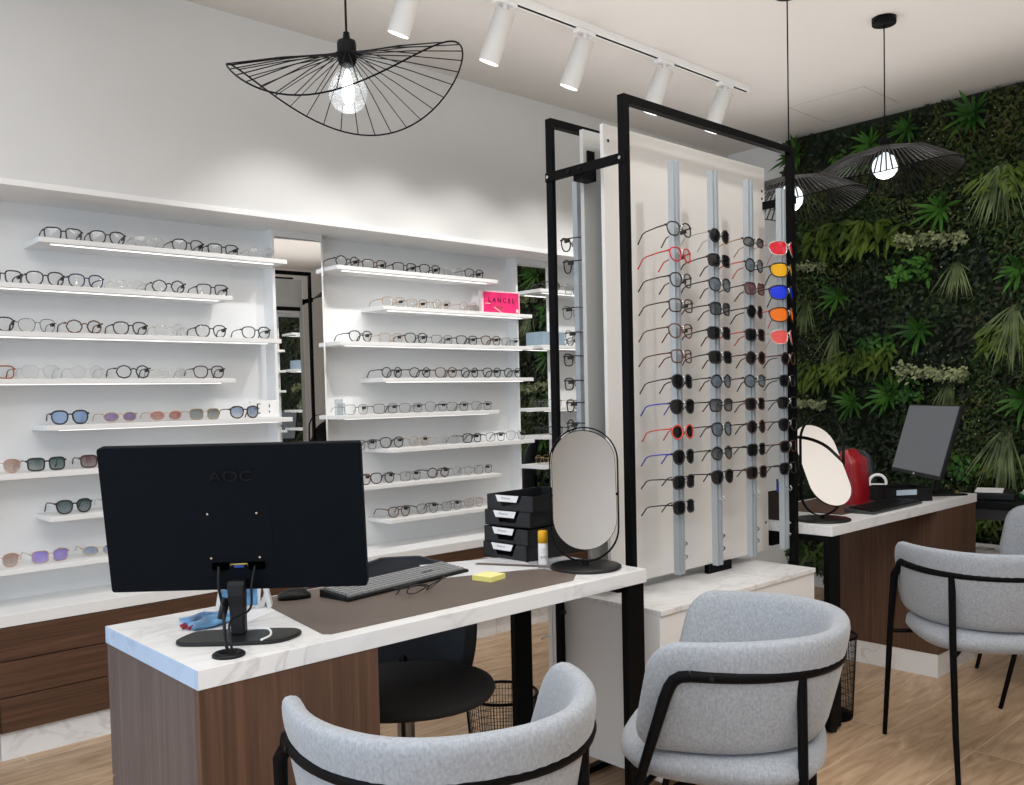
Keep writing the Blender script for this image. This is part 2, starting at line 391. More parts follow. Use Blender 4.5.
def glasses_meshes(shape, fm, lm, r, rt, side_dark=False, tm=None):
    key = (shape, fm.name, lm.name, r, rt, tm.name if tm else '')
    if key in GM: return GM[key]
    w, h = DIM[shape]; cx = .0085+w/2; cz = h/2+r; kk = 7.5 if shape == 'wrap' else 3.4
    ye = bendy(cx+w/2, kk)
    f = MB()
    for sgn in (-1, 1):
        ol = outline(shape, w, h)
        path = [(sgn*(cx+x), bendy(cx+x, kk), cz+y) for x, y in ol]
        f.tube(path, r, 5, closed=True)
        f.box(min(sgn*(cx+w/2-.001), sgn*(cx+w/2+.007)), max(sgn*(cx+w/2-.001), sgn*(cx+w/2+.006)), ye-.001, ye+.004, cz+h*.20, cz+h*.20+max(.003, r*2.4))
    zb = cz+h*.16
    f.tube([(-.0095, 0, zb), (-.004, -.001, zb+.0035), (.004, -.001, zb+.0035), (.0095, 0, zb)], r*.95, 5)
    lens = {}
    for nm_, sgn in (('L', -1), ('R', 1)):
        l = MB(); ol = outline(shape, w-.001, h-.001)
        ps = [Vector((sgn*(cx+x), bendy(cx+x, kk)+.0006, cz+y)) for x, y in ol]
        if sgn < 0: ps = ps[::-1]
        c = Vector((sgn*cx, bendy(cx, kk)-.0008, cz)); l.add(ps+[c], [(i, (i+1) % len(ps), len(ps)) for i in range(len(ps))], True)
        lens[nm_] = l.mesh('lens', lm)
    tmm = tm or fm; te = {}
    for nm_, sgn in (('L', -1), ('R', 1)):
        x = sgn*(cx+w/2+.005); z = cz+h*.22+.002
        t = MB(); t.tube([(x, ye+.002, z), (x*.99, .05, z+.001), (x*.965, .100, z-.001), (x*.95, .117, z-.006), (x*.93, .142, .0035)], [rt*1.15, rt, rt*.95, rt*1.0, rt*1.05], 5)
        te[nm_] = t.mesh('temple', tmm)
    GM[key] = (f.mesh('frame_front', fm), lens, te); return GM[key]
FC = {'black': (.012, .012, .013), 'navy': (.02, .02, .11), 'brown': (.11, .035, .016), 'tortoise': (.35, .10, .03), 'clear': (.62, .62, .60), 'gold': (.55, .36, .18), 'grey': (.16, .16, .17),
      'silver': (.6, .6, .6), 'rosy': (.62, .36, .27), 'red': (.55, .01, .015), 'coral': (.62, .09, .06), 'blue': (.02, .03, .45), 'dark brown': (.05, .018, .01), 'dark': (.05, .045, .045)}
THIN = ('gold', 'silver', 'clear', 'grey', 'rosy')
def fmat(c):
    if c == 'clear': return clear_mat('glasses clear plastic', (.9, .9, .88), .22, col=(.72, .71, .68), dens=.45, rough=.2)
    return pm('glasses '+c, FC[c], .3, metal=.6 if c in ('gold', 'silver', 'grey', 'rosy') else 0)
def lmat(c):
    if c == 'clear': return clear_mat('lens clear', (.955, .965, .965), .07)
    d = {'black': ((.004, .004, .005), .97, None), 'smoke': ((.03, .033, .038), .9, .55), 'blue': ((.16, .30, .55), .75, .8), 'purple': ((.16, .09, .26), .8, .8), 'rust': ((.33, .10, .06), .8, .7), 'green': ((.10, .12, .10), .85, .6), 'teal': ((.03, .075, .08), .93, .6),
         'burgundy': ((.10, .035, .045), .92, .6), 'brown': ((.33, .18, .11), .75, .55), 'violet': ((.24, .15, .62), .8, .7), 'steel': ((.10, .19, .33), .8, .35), 'mirror red': ((.65, .01, .03), .95, None), 'mirror yellow': ((.8, .42, .005), .95, None),
         'mirror blue': ((.0, .03, .75), .95, None), 'mirror orange': ((.85, .17, .003), .95, None), 'mirror pink': ((.75, .10, .09), .95, None), 'grey blue': ((.09, .12, .15), .9, .6)}[c]
    g = .09 if c != 'black' else .06
    return clear_mat('lens '+c, (.8, .8, .8), g, col=d[0], dens=d[1], rough=.05, grad=d[2])
TAGM = {}
def tag_mesh(shape):
    if shape not in TAGM:
        w, h = DIM[shape]; x = (.0085+w+.004)*.98; z = h*.70
        TAGM[shape] = MB().box(x-.006, x+.003, .030, .052, z-.006, z+.005).mesh('security_tag', pm('tag black', (.01, .01, .01), .5))
    return TAGM[shape]
def glasses(shape, col, lens, loc, rz, label, group, sun=False, tcol=None):
    key = (shape, col, lens, tcol)
    thick = col not in THIN
    r = .0025 if thick else .0013
    if shape == 'wrap': r = .0018
    if sun and thick: r = .0028
    rt = .0023 if thick else .0013
    if col == 'dark': r = .0014
    f, l, t = glasses_meshes(shape, fmat(col), lmat(lens), r, rt, tm=fmat(tcol) if tcol else None)
    root = thing('sunglasses' if lens != 'clear' else 'eyeglasses', label, 'sunglasses' if lens != 'clear' else 'glasses', loc, rz, group)
    parts = [('frame_front', f, None), ('lens', l['L'], None), ('lens', l['R'], None), ('temple', t['L'], None), ('temple', t['R'], None)]
    if lens == 'clear' and col in ('black', 'brown', 'dark brown', 'grey', 'gold', 'dark', 'red'):
        parts.append(('security_tag', tag_mesh(shape), None))
    for n_, me, _ in parts:
        o = bpy.data.objects.new(n_, me); COL.objects.link(o); o.parent = root
    return root
NTH = ['first', 'second', 'third', 'fourth', 'fifth', 'sixth', 'seventh', 'eighth', 'ninth', 'tenth', 'eleventh', 'twelfth']
SN = {'round': 'round', 'square': 'square', 'panto': 'rounded', 'hex': 'angular', 'oval': 'oval', 'wrap': 'wraparound'}
LS = [
 (1.858, [(1.096, 'square', 'black', 'clear'), (1.256, 'panto', 'black', 'clear'), (1.418, 'round', 'clear', 'clear'), (1.578, 'panto', 'black', 'clear'), (1.730, 'square', 'black', 'clear'), (1.905, 'round', 'silver', 'clear')]),
 (1.685, [(.884, 'square', 'black', 'clear'), (1.027, 'panto', 'black', 'clear'), (1.172, 'panto', 'navy', 'clear'), (1.333, 'oval', 'clear', 'clear'), (1.488, 'hex', 'black', 'clear'), (1.674, 'square', 'black', 'clear')]),
 (1.511, [(.850, 'panto', 'black', 'clear'), (.993, 'panto', 'grey', 'clear'), (1.158, 'hex', 'brown', 'clear'), (1.330, 'panto', 'black', 'clear'), (1.485, 'round', 'clear', 'clear'), (1.663, 'panto', 'black', 'clear'), (1.867, 'panto', 'black', 'clear')]),
 (1.34, [(.845, 'square', 'tortoise', 'clear'), (.997, 'panto', 'silver', 'clear'), (1.162, 'round', 'silver', 'clear'), (1.335, 'hex', 'black', 'clear'), (1.490, 'oval', 'clear', 'clear'), (1.647, 'panto', 'dark brown', 'clear')]),
 (1.168, [(1.092, 'panto', 'black', 'blue'), (1.279, 'oval', 'gold', 'purple'), (1.460, 'oval', 'rosy', 'rust'), (1.623, 'square', 'gold', 'green'), (1.800, 'panto', 'dark brown', 'steel')]),
 (.999, [(.850, 'panto', 'rosy', 'brown'), (1.004, 'square', 'black', 'teal'), (1.190, 'square', 'dark brown', 'burgundy')]),
 (.830, [(1.095, 'panto', 'black', 'teal'), (1.27, 'panto', 'clear', 'green')]),
 (.656, [(.834, 'panto', 'rosy', 'brown'), (1.004, 'square', 'gold', 'violet'), (1.182, 'oval', 'gold', 'steel')])]
RS = [
 (1.858, [(2.344, 'hex', 'black', 'clear'), (2.495, 'square', 'brown', 'clear'), (2.672, 'square', 'black', 'clear'), (2.83, 'panto', 'black', 'clear'), (2.98, 'round', 'clear', 'clear'), (3.122, 'panto', 'black', 'clear')]),
 (1.685, [(2.60, 'panto', 'gold', 'clear'), (2.743, 'square', 'gold', 'clear'), (2.898, 'round', 'gold', 'clear'), (3.076, 'round', 'rosy', 'clear')]),
 (1.511, [(2.404, 'panto', 'black', 'clear'), (2.577, 'square', 'gold', 'clear'), (2.731, 'panto', 'black', 'clear'), (2.896, 'square', 'grey', 'clear'), (3.059, 'square', 'black', 'clear'), (3.229, 'panto', 'brown', 'clear'), (3.375, 'square', 'grey', 'clear')]),
 (1.34, [(2.576, 'round', 'black', 'clear'), (2.749, 'hex', 'black', 'clear'), (2.914, 'panto', 'brown', 'clear'), (3.072, 'round', 'black', 'clear'), (3.229, 'panto', 'black', 'clear'), (3.381, 'round', 'black', 'clear')]),
 (1.168, [(2.368, 'square', 'grey', 'clear'), (2.535, 'square', 'dark', 'clear'), (2.687, 'square', 'grey', 'clear'), (2.845, 'panto', 'grey', 'clear'), (2.988, 'square', 'dark', 'clear'), (3.153, 'square', 'grey', 'clear')]),
 (.999, [(2.415, 'square', 'dark', 'clear'), (2.565, 'panto', 'black', 'clear'), (2.732, 'round', 'gold', 'clear'), (2.92, 'square', 'silver', 'clear'), (3.079, 'square', 'black', 'clear'), (3.244, 'square', 'dark', 'clear'), (3.395, 'panto', 'grey', 'clear')]),
 (.830, [(2.37, 'panto', 'brown', 'clear'), (2.504, 'panto', 'black', 'clear'), (2.675, 'square', 'grey', 'clear'), (2.847, 'hex', 'dark brown', 'clear'), (3.008, 'round', 'clear', 'clear'), (3.152, 'square', 'grey', 'clear')]),
 (.656, [(2.597, 'panto', 'brown', 'clear'), (2.773, 'panto', 'dark', 'clear'), (2.932, 'square', 'grey', 'clear'), (3.081, 'panto', 'rosy', 'clear')])]
CW = {'clear': 'transparent', 'rosy': 'rose metal', 'gold': 'thin gold', 'grey': 'thin grey', 'silver': 'thin silver', 'dark': 'dark metal'}
def on_shelves(data, bay):
    for i, (z, row) in enumerate(data):
        si = SH_Z.index(z)
        for k, (x, sh, c, l) in enumerate(row):
            kind = 'eyeglasses' if l == 'clear' else f'sunglasses with {l} lenses'
            lab = f'{CW.get(c, c)} {SN[sh]} {kind}, {NTH[k]} from left on {ORD[si]} {bay} shelf'
            glasses(sh, c, l, (x, 3.655-.004*random.random(), z+.0005), math.radians(random.uniform(-9, 3)), lab, f'glasses on the {ORD[si]} {bay} shelf', sun=(l != 'clear')).scale = (1.04, 1, 1.07)
on_shelves(LS, 'left'); on_shelves(RS, 'middle')
for i, (z, n) in enumerate([(1.834, 5), (1.522, 4), (1.17, 5), (1.013, 5), (.845, 5)]):
    for k in range(n):
        if i == 1 and k == 0: continue
        glasses(['panto', 'square', 'round', 'hex'][(k+i) % 4], ['black', 'brown', 'grey', 'black', 'gold'][(k*2+i) % 5], 'clear', (3.70+.17*k, 3.65, z+.0005), 0,
                f'eyeglasses, {NTH[k]} from left on {ORD[i]} shelf of the right bay', 'glasses on the right bay shelves')

# pink sign, white card, acrylic holder, blue box
t = thing('display_sign', 'bright pink framed display card reading LANCEL at the end of a middle shelf', 'sign', (3.320, 3.675, 1.6855), math.radians(-4))
PINK = pm('hot pink print', (.80, .022, .16), .5, noise=.25, scale=14)
MB().box(-.132, .132, 0, .022, 0, .125).build('frame', pm('pale pink frame', (.82, .62, .64), .4), t, .001)
MB().box(-.118, .124, -.0012, 0, .006, .118).build('printed_card', PINK, t)
BLKI = pm('black ink', (.02, .005, .02), .5)
text('lettering', 'L A N C E L', .036, BLKI, t, (.003, -.002, .074), (PI/2, 0, 0), .0012, sx=1.0)
text('lettering', 'V18', .026, pm('dark olive ink', (.10, .10, .03), .5), t, (-.012, -.002, .036), (PI/2, 0, 0))
st = MB(); st.box(-.06, .02, -.0018, -.0012, .008, .012, Matrix.Rotation(.5, 4, 'Y')); st.box(-.11, -.075, -.0018, -.0012, .055, .058); st.box(.105, .12, -.0018, -.0012, .014, .03)
st.build('print_streak', pm('pale print', (.85, .75, .55), .5), t)
t = thing('display_card', 'small white acrylic logo block standing at right end of fifth left shelf', 'sign', (1.925, 3.70, 1.1685), 0)
MB().box(-.075, .062, 0, .012, 0, .076).build('block', pm('white acrylic', (.88, .88, .88), .25), t, .002)
m_ = MB()
for a in ((-.045, -.040, .045, .062), (-.040, -.028, .059, .062), (-.045, -.030, .018, .023), (.012, .017, .045, .056), (.0125, .0165, .058, .061), (.012, .017, .022, .030)): m_.box(a[0], a[1], -.001, 0, a[2], a[3])
m_.build('printed_mark', BLKI, t)
t = thing('card_holder', 'clear acrylic card holder at left end of fifth middle shelf', 'holder', (2.285, 3.66, 1.1685), 0)
MB().box(-.022, .022, 0, .002, 0, .055).build('front_pane', clear_mat('acrylic', (.93, .95, .96), .12, col=(.5, .55, .6), dens=.12), t)
MB().box(-.022, .022, .02, .022, 0, .075).build('back_pane', MATS['acrylic'], t); MB().box(-.022, .022, .002, .02, 0, .003).build('base', MATS['acrylic'], t)
tag(box('storage_box', 3.60, 3.78, 3.64, 3.74, 1.5225, 1.60, pm('pale blue card', (.27, .36, .43), .6), bevel=.003), 'pale blue box on the second right bay shelf behind the black post', 'box')

# ------------------------------------------------------------------ free-standing double frame display
BEFORE_STAND = set(COL.objects)
pl = thing('display_plinth', 'white low display plinth with marble top under the sunglasses rack', 'plinth', (0, 0, 0))
box('body', 2.243, 3.194, 1.772, 2.25, 0, .533, WHITE, pl, .0015)
box('top', 2.243, 3.194, 1.766, 2.262, .533, .550, MARB, pl, .001)
box('back_door', 2.243, 3.19, 2.252, 2.272, .02, .531, NICHE, pl, .001)
MB().tube([(2.236, 2.262, .385), (2.212, 2.262, .388), (2.200, 2.262, .380)], .0035, 6).build('latch', CHROME, pl)
fr = thing('eyewear_stand', 'tall black square-tube double frame holding the eyewear rails and white panels', 'frame', (0, 0, 0))
def frame(y0, y1, w):
    x0, x1, zt, zf = 2.220, 3.240, 2.176, -.1238
    for a, b_ in ((x0, x0+w), (x1-w, x1)): box('post', a, b_, y0, y1, zf, zt, BLACK, fr, .001)
    box('top_bar', x0+w, x1-w, y0, y1, zt-.026, zt, BLACK, fr, .001)
    box('floor_bar', x0+w, x1-w, y0, y1, zf, zf+.022, BLACK, fr, .001)
frame(1.862, 1.890, .026); frame(2.184, 2.212, .018)
for xx in (2.215, 3.240): box('cross_bar', xx, xx+.010, 1.862, 2.212, 1.962, 1.993, BLACK, fr, .001)
for yy in (1.876, 2.197, 2.05, 2.10): MB().tube([(2.209, yy, 1.977), (2.217, yy, 1.977)], .0055, 10).build('bolt', CHROME if yy in (1.876, 2.197) else BLACKP, fr)
MB().tube([(2.212, 2.175, .485), (2.228, 2.175, .485)], .008, 10).build('knob', BLACKP, fr)
box('mounting_plate', 2.300, 2.335, 2.090, 2.097, 1.965, 2.06, BLACK, fr, .001)
box('mounting_bracket', 2.226, 2.29, 2.045, 2.090, 1.945, 1.985, BLACK, fr)
box('mounting_bracket', 3.19, 3.245, 2.030, 2.075, 1.955, 1.995, BLACK, fr)
box('support_bar', 2.83, 2.98, 2.0, 2.02, .5505, .585, BLACK, fr)
pa = thing('rack_panel', 'large off-white back panel behind the four rails of sunglasses', 'panel', (0, 0, 0))
OFFW = pm('off white laminate', (.71, .70, .675), .45)
box('board', 2.285, 3.258, 2.008, 2.022, .585, 2.128, OFFW, pa, .001)
hl = MB()
for x, z in ((2.31, 2.075), (2.31, .66), (2.243+.95+.045, 2.035), (3.238, 2.005), (3.238, .70)): hl.tube([(x, 2.0072, z), (x, 2.009, z)], .0055, 10)
hl.build('screw_hole', BLACKP, pa)
pb = thing('mirror_panel', 'grey-white rear panel edge between frames, mirrored toward the wall shelves', 'mirror', (0, 0, 0))
box('board', 2.285, 3.21, 2.098, 2.114, .56, 2.13, pm('grey laminate', (.50, .50, .48), .5), pb, .001)
box('mirror_glass', 2.33, 3.18, 2.1145, 2.118, .58, 1.90, MIRROR, pb)
box('mirror_border', 2.32, 3.19, 2.1142, 2.1175, 1.901, 1.93, BLACK, pb)

ROWS = [1.776-.0843*k for k in range(12)]
RX = [2.482, 2.705, 2.927, 3.152]
HOOK = clear_mat('clear hook plastic', (.85, .87, .88), .35, col=(.8, .8, .8), dens=.35, rough=.15)
hk = MB()
hk.tube([(-.001, .03, .012), (0, .010, .010), (0, -.008, .004), (0, -.018, -.004), (0, -.021, .006), (0, -.016, .016)], .0042, 6, ry=.0014)
hook_me = hk.mesh('hook', HOOK)
kn = MB(); kn.tube([(0, 0, 0), (.012, 0, 0)], .006, 10); kn.tube([(.012, 0, 0), (.018, 0, 0)], .009, 10); knob_me = kn.mesh('lock_knob', CHROME)
def rail(x, y, z0, z1, n, label, s=1):
    t = thing('display_rail', label, 'rail', (x, y, z0), 0 if s > 0 else PI, 'aluminium eyewear rails on the black frame')
    h = z1-z0
    b_ = MB(); b_.box(-.014, -.005, -.013, .010, 0, h); b_.box(-.005, .009, -.009, .010, 0, h); b_.box(.009, .019, -.013, .010, 0, h)
    b_.build('profile', RAIL, t)
    for k in range(n):
        o = bpy.data.objects.new('hook', hook_me); COL.objects.link(o); o.parent = t; o.location = (0, -.016, ROWS[k]-z0+.002)
    for k, zz in enumerate((.055, .10)):
        o = bpy.data.objects.new('lock_knob', knob_me); COL.objects.link(o); o.parent = t; o.location = (.016, -.004, zz)
    return t
COLN = ['leftmost', 'second', 'third', 'rightmost']
for i, x in enumerate(RX):
    rail(x, 1.876, .618, 2.008, 12, f'slim aluminium display rail, {COLN[i]} of the four front rails')
RACK = [
 [('panto', 'black', 'clear'), ('panto', 'red', 'clear'), ('panto', 'black', 'clear'), ('square', 'dark brown', 'clear'), ('panto', 'brown', 'clear'), ('square', 'brown', 'clear'), ('panto', 'black', 'black'), ('panto', 'black', 'black', 'blue'), ('round', 'coral', 'black'), ('panto', 'black', 'black', 'blue'), ('square', 'black', 'black'), ('square', 'black', 'black')],
 [('round', 'black', 'black', 'silver'), ('square', 'black', 'black'), ('panto', 'black', 'grey blue'), ('square', 'black', 'smoke'), ('square', 'black', 'black'), ('square', 'black', 'black'), ('hex', 'black', 'grey blue'), ('square', 'black', 'smoke'), ('panto', 'black', 'grey blue'), ('hex', 'black', 'smoke'), ('panto', 'black', 'black')],
 [('oval', 'black', 'smoke', 'gold'), ('round', 'black', 'grey blue', 'coral'), ('square', 'dark brown', 'burgundy'), ('round', 'black', 'black'), ('square', 'black', 'black', 'coral'), ('round', 'dark brown', 'black'), ('hex', 'black', 'grey blue'), ('square', 'dark brown', 'black'), ('round', 'dark brown', 'black'), ('square', 'black', 'black'), ('square', 'dark brown', 'black')],
 [('wrap', 'silver', 'mirror red', 'red'), ('wrap', 'black', 'mirror yellow'), ('wrap', 'black', 'mirror blue'), ('wrap', 'dark brown', 'mirror orange', 'coral'), ('wrap', 'silver', 'mirror pink', 'coral'), ('round', 'dark brown', 'black'), ('square', 'black', 'black'), ('square', 'black', 'black'), ('panto', 'black', 'black'), ('square', 'dark brown', 'black'), ('square', 'black', 'black')]]
for i, rowc in enumerate(RACK):
    for k, g_ in enumerate(rowc):
        sh, c, l = g_[:3]; tc_ = g_[3] if len(g_) > 3 else None
        h = DIM[sh][1]
        kind = 'eyeglasses' if l == 'clear' else ('sunglasses' if l == 'black' else f'sunglasses with {l} lenses')
        lab = f'{CW.get(c, c)} {SN[sh]} {kind}' + (f', {CW.get(tc_, tc_)} temples' if tc_ else '') + f', {NTH[k]} down the {COLN[i]} front rail'
        o = glasses(sh, c, l, (RX[i]+.001+random.uniform(-.004, .004), 1.846-.004, ROWS[k]-h/2-.001), math.radians(random.uniform(-5, 5)), lab, f'eyewear on the {COLN[i]} front rail', sun=(l != 'clear'), tcol=tc_)
        o.rotation_euler[0] = math.radians(-random.uniform(2, 7))
rail(2.418, 2.247, .75, 2.00, 12, 'aluminium display rail behind the frame, beside the grey panel edge', -1)
BZ = [1.771, 1.692, 1.61, 1.528, 1.441, 1.359, 1.272, 1.193, 1.117]
for k, z in enumerate(BZ):
    sh = ['panto', 'panto', 'round', 'panto', 'panto', 'square', 'square', 'square', 'round'][k]; c = ['black', 'black', 'silver', 'dark', 'dark', 'black', 'black', 'black', 'black'][k]
    glasses(sh, c, 'clear', (2.418, 2.283, z-.02), PI+math.radians(random.uniform(-6, 6)), f'{CW.get(c, c)} {SN[sh]} eyeglasses, {NTH[k]} from top on the rear rail', 'eyewear on the rear rail')

# the stand was drafted at 1/0.9085 of its size: bring it to true size (feet on the floor, plinth carried clear of it)
KS = .9085; KC = Vector((0, 0, 1.23))
for o in set(COL.objects)-BEFORE_STAND:
    if o.parent is None:
        o.location = KC+(Vector(o.location)-KC)*KS; o.scale = Vector(o.scale)*KS

# ------------------------------------------------------------------ desks
def desk(name, label, x0, x1, ped0, ped1, legx, pedmatA):
    t = thing('desk', label, 'desk', (0, 0, 0), 0, 'marble topped walnut desks')
    y0, y1, zt = 1.585, 2.065, .75
    if x0 < 1:
        box('tabletop', x0+.0015, x1, y0, y1, .713, zt, MARB, t, .001)
        box('daylight_tint_edge', x0, x0+.0015, y0+.0005, y1-.0005, .7135, zt-.0005, MARB_DAYLIT, t)
    else:
        box('tabletop', x0, x1, y0, y1, .713, zt, MARB, t, .0015)
    # pedestal: carcass with side panels and front panel
    yb_ = y1-.003 if x0 < 1 else y1-.02
    box('front_panel', ped0+.0006, ped1, y0+.002, y0+.020, .10, .7128, WALZ, t, .0006)
    box('side_panel', ped0, ped0+.0195, y0+.0205, yb_, .10, .7128, pedmatA, t, .0006)
    box('side_panel', ped1-.0195, ped1, y0+.0205, yb_, .10, .7128, WALZ, t, .0006)
    box('back_panel', ped0+.02, ped1-.02, yb_-.02, yb_-.002, .10, .7128, WALZ, t, .0006)
    box('toe_kick', ped0+.002, ped1-.002, y0+.005, y1-.03, 0, .0995, MARB, t)
    for y, lx in ((y0+.012, legx+(.010 if x0 < 1 else 0)), (y1-.030, legx-(.006 if x0 < 1 else 0))):
        box('leg', lx, lx+.070 if x0 < 1 else lx+.078, y, y+.022, .012, .713, BLACK, t, .001)
    box('leg_rail', legx, legx+.078, y0+.035, y1-.051, .012, .03, BLACK, t)
    box('under_rail', legx, legx+.078, y0+.035, y1-.051, .69, .712, BLACK, t)
    lf = MB()
    for y in (y0+.025, y1-.04): lf.lathe([(.0, 0), (.016, 0), (.016, .012), (0, .012)], 12, (legx+.035, y, 0))
    lf.build('leveling_foot', BLACKP, t)
    return t
d1 = desk('desk', 'front marble-topped walnut desk with the large black monitor', .671, 1.951, .673, 1.062, 1.872, WALZ_DAYLIT)
d2 = desk('desk', 'rear marble-topped walnut desk with the red bag and tilted monitor', 2.985, 4.302, 3.882, 4.292, 2.984, WALZ)
# the front desk's left edge strip has cool daylight painted in as pale blue
sc_ = MB(); sc_.tube([(.675, 2.05, .42), (.671, 2.05, .42)], .004, 8); sc_.build('screw', CHROME, d1)
MB().box(2.99, 3.88, 1.83, 1.86, .655, .705).build('cable_tray', BLACK, d2)

# ------------------------------------------------------------------ things on the front desk
ZT = .7502
# monitor seen from behind
mo = thing('monitor', 'large black flat monitor seen from the back on the front desk', 'monitor', (.834, 1.750, ZT), math.radians(-41.5))
tl = math.radians(9)
MT = Matrix.Translation((0, 0, .249)) @ Matrix.Rotation(tl, 4, 'X')   # screen faces local +y (operator side), back toward camera (-y)
W2, H2 = .2635, .1525
hs = MB(); pts = rrect(-W2, W2, -H2, H2, .007)
Mx = MT @ Matrix(((1, 0, 0, 0), (0, 0, -1, 0), (0, 1, 0, 0), (0, 0, 0, 1)))   # prism z -> -y
hs.prism(pts, -.012, .012, Mx)
NAVY = pm('blue black plastic', (.0016, .0030, .0055), .7, spec=.10)
hs.build('housing', NAVY, mo, .0012)
MB().box(-W2+.006, W2-.006, .0121, .0128, -H2+.014, H2-.006, MT).build('screen', pm('dark screen', (.01, .01, .012), .15), mo)
MB().prism(rrect(-.075, .075, -.125, .05, .02), .0121, .0126, Mx).build('back_cover', NAVY, mo, .004)
text('logo_lettering', 'AOC', .030, pm('embossed dark', (.0045, .0055, .007), .6, spec=.15), mo, MT @ Vector((.0, -.0135, .088)), (PI/2+tl, 0, 0), .002, sx=1.35)
sc_ = MB()
for x in (-.052, .047):
    for z in (.012, -.082): sc_.tube([MT @ Vector((x, -.0160, z)), MT @ Vector((x, -.0172, z))], .0022, 8)
sc_.build('mounting_screw', CHROME, mo)
MB().box(-.052, -.018, -.0166, -.0158, -.108, -.092, MT).build('port_recess', pm('recess black', (.0005, .0005, .0006), .9, spec=0), mo, .002)
MB().box(.022, .056, -.0166, -.0158, -.108, -.092, MT).build('port_recess', MATS['recess black'], mo, .002)
MB().box(-.007, .014, -.020, -.014, -.103, -.095, MT).build('video_port', pm('port blue', (.02, .07, .3), .4), mo, .002)
MB().tube([MT @ Vector((-.013, -.018, -.100)), MT @ Vector((-.012, -.022, -.094)), MT @ Vector((.021, -.022, -.094)), MT @ Vector((.022, -.018, -.1))], .0015, 6).build('port_rim', pm('brass', (.5, .4, .12), .3, metal=1), mo)
nk = MB(); nk.loops([[Vector((sx*w_, yy+dy, z)) for sx, dy in ((-1, -.012), (1, -.012), (1, .012), (-1, .012))] for w_, yy, z in ((.014, -.004, .008), (.015, -.006, .05), (.017, -.010, .09), (.0175, -.010, .112), (.0175, -.006, .120))], smooth=False)
nk.build('stand_neck', BLACKP, mo, .003)
bp_ = [(-.118, -.045), (-.10, -.062), (.055, -.075), (.098, -.062), (.125, -.02), (.125, .012), (.10, .035), (-.075, .045), (-.10, .036), (-.122, -.02)]
for _ in range(2): bp_ = [q for a, b_ in zip(bp_, bp_[1:]+bp_[:1]) for q in ((a[0]*.75+b_[0]*.25, a[1]*.75+b_[1]*.25), (a[0]*.25+b_[0]*.75, a[1]*.25+b_[1]*.75))]
MB().prism(bp_, 0, .008, Matrix.Rotation(math.radians(4.5), 4, 'Z')).build('stand_base', pm('satin black', (.009, .010, .010), .42, spec=.3), mo, .003)
# cable grommet and cables
gr = thing('cable_grommet', 'small round black cable grommet set in the front desk top', 'grommet', (.756, 1.637, ZT), 0)
MB().lathe([(.0, 0), (.031, 0), (.031, .004), (.027, .007), (.017, .007), (.016, .003), (0, .003)], 32).build('ring', BLACKP, gr)
gr_c = Vector((.756, 1.637, .757))
MWm = Matrix.Translation(mo.location) @ Matrix.Rotation(math.radians(-41.5), 4, 'Z')
def cable(name, pts, r, mat, label):
    def cr(p0, p1, p2, p3, t): return .5*((2*p1)+(-p0+p2)*t+(2*p0-5*p1+4*p2-p3)*t*t+(-p0+3*p1-3*p2+p3)*t**3)
    P = [Vector(p) for p in pts]; Q = [P[0]]+P+[P[-1]]; out = []
    for i in range(len(P)-1):
        for j in range(6): out.append(cr(Q[i], Q[i+1], Q[i+2], Q[i+3], j/6))
    out.append(P[-1]); b_ = MB(); b_.tube(out, r, 8); o = b_.build(name, mat)
    return tag(o, label, 'cable')
a1 = MWm @ MT @ Vector((-.038, -.018, -.100)); a2 = MWm @ MT @ Vector((.036, -.018, -.100))
cable('power_cable', [a1, a1+Vector((-.004, -.006, -.04)), a1+Vector((.0, -.01, -.075)), gr_c+Vector((.006, .03, .07)), gr_c+Vector((-.003, .006, .02)), gr_c], .0032, BLACKP, 'black power cable hanging from monitor back into the desk grommet')
cable('video_cable', [a2, a2+Vector((-.012, -.006, -.04)), a2+Vector((-.018, -.008, -.085)), gr_c+Vector((.020, .03, .05)), gr_c+Vector((.007, .004, .02)), gr_c+Vector((.006, -.002, 0))], .0025, BLACKP, 'thin black video cable right of the monitor neck')
ad = MB(); q = a1+Vector((.002, -.012, -.085)); ad.box(-.0075, .0075, -.006, .006, -.022, .022); ado = ad.build('cable_adapter', BLACKP, None, .002, loc=q, rot=(.0, .28, 0)); tag(ado, 'small black plug adapter midway on the monitor cable', 'adapter')
cable('white_cable', [(.835, 1.66, .7605), (.862, 1.672, .763), (.873, 1.70, .768), (.862, 1.73, .766), (.842, 1.752, .7625), (.815, 1.765, .7625)], .0022, pm('white cable', (.8, .8, .8), .5), 'short white cable looped on the monitor stand base')
# tablet stand / blue packets behind monitor
st = thing('card_stand', 'white angular card stand behind the monitor holding a blue printed card', 'stand', (.962, 2.0, ZT), math.radians(-30))
st.scale = (.8, .8, .95)
MB().prism([(-.012, 0), (.012, 0), (.032, .055), (.02, .055), (.006, .018), (-.006, .018), (-.03, .075), (-.042, .075)], -.002, .002, Matrix.Translation((.05, -.02, 0)) @ Matrix.Rotation(PI/2, 4, 'X')).build('side_leg', WHITE, st)
ws = MB()
for a, b_ in (((-.075, .02), (-.058, .075)), ((-.055, .02), (-.058, .075)), ((.035, .02), (.050, .075)), ((.072, .02), (.055, .075))):
    ws.prism([(a[0], 0), (a[0]+.014, 0), (b_[0]+.010, .08), (b_[0], .08)], -.03, .03, Matrix.Rotation(PI/2, 4, 'X'))
ws.build('support', WHITE, st)
MB().box(-.055, .045, -.036, -.032, .006, .085, Matrix.Rotation(-.12, 4, 'X')).build('printed_card', pm('blue print', (.10, .25, .45), .5, noise=.6, scale=40), st)
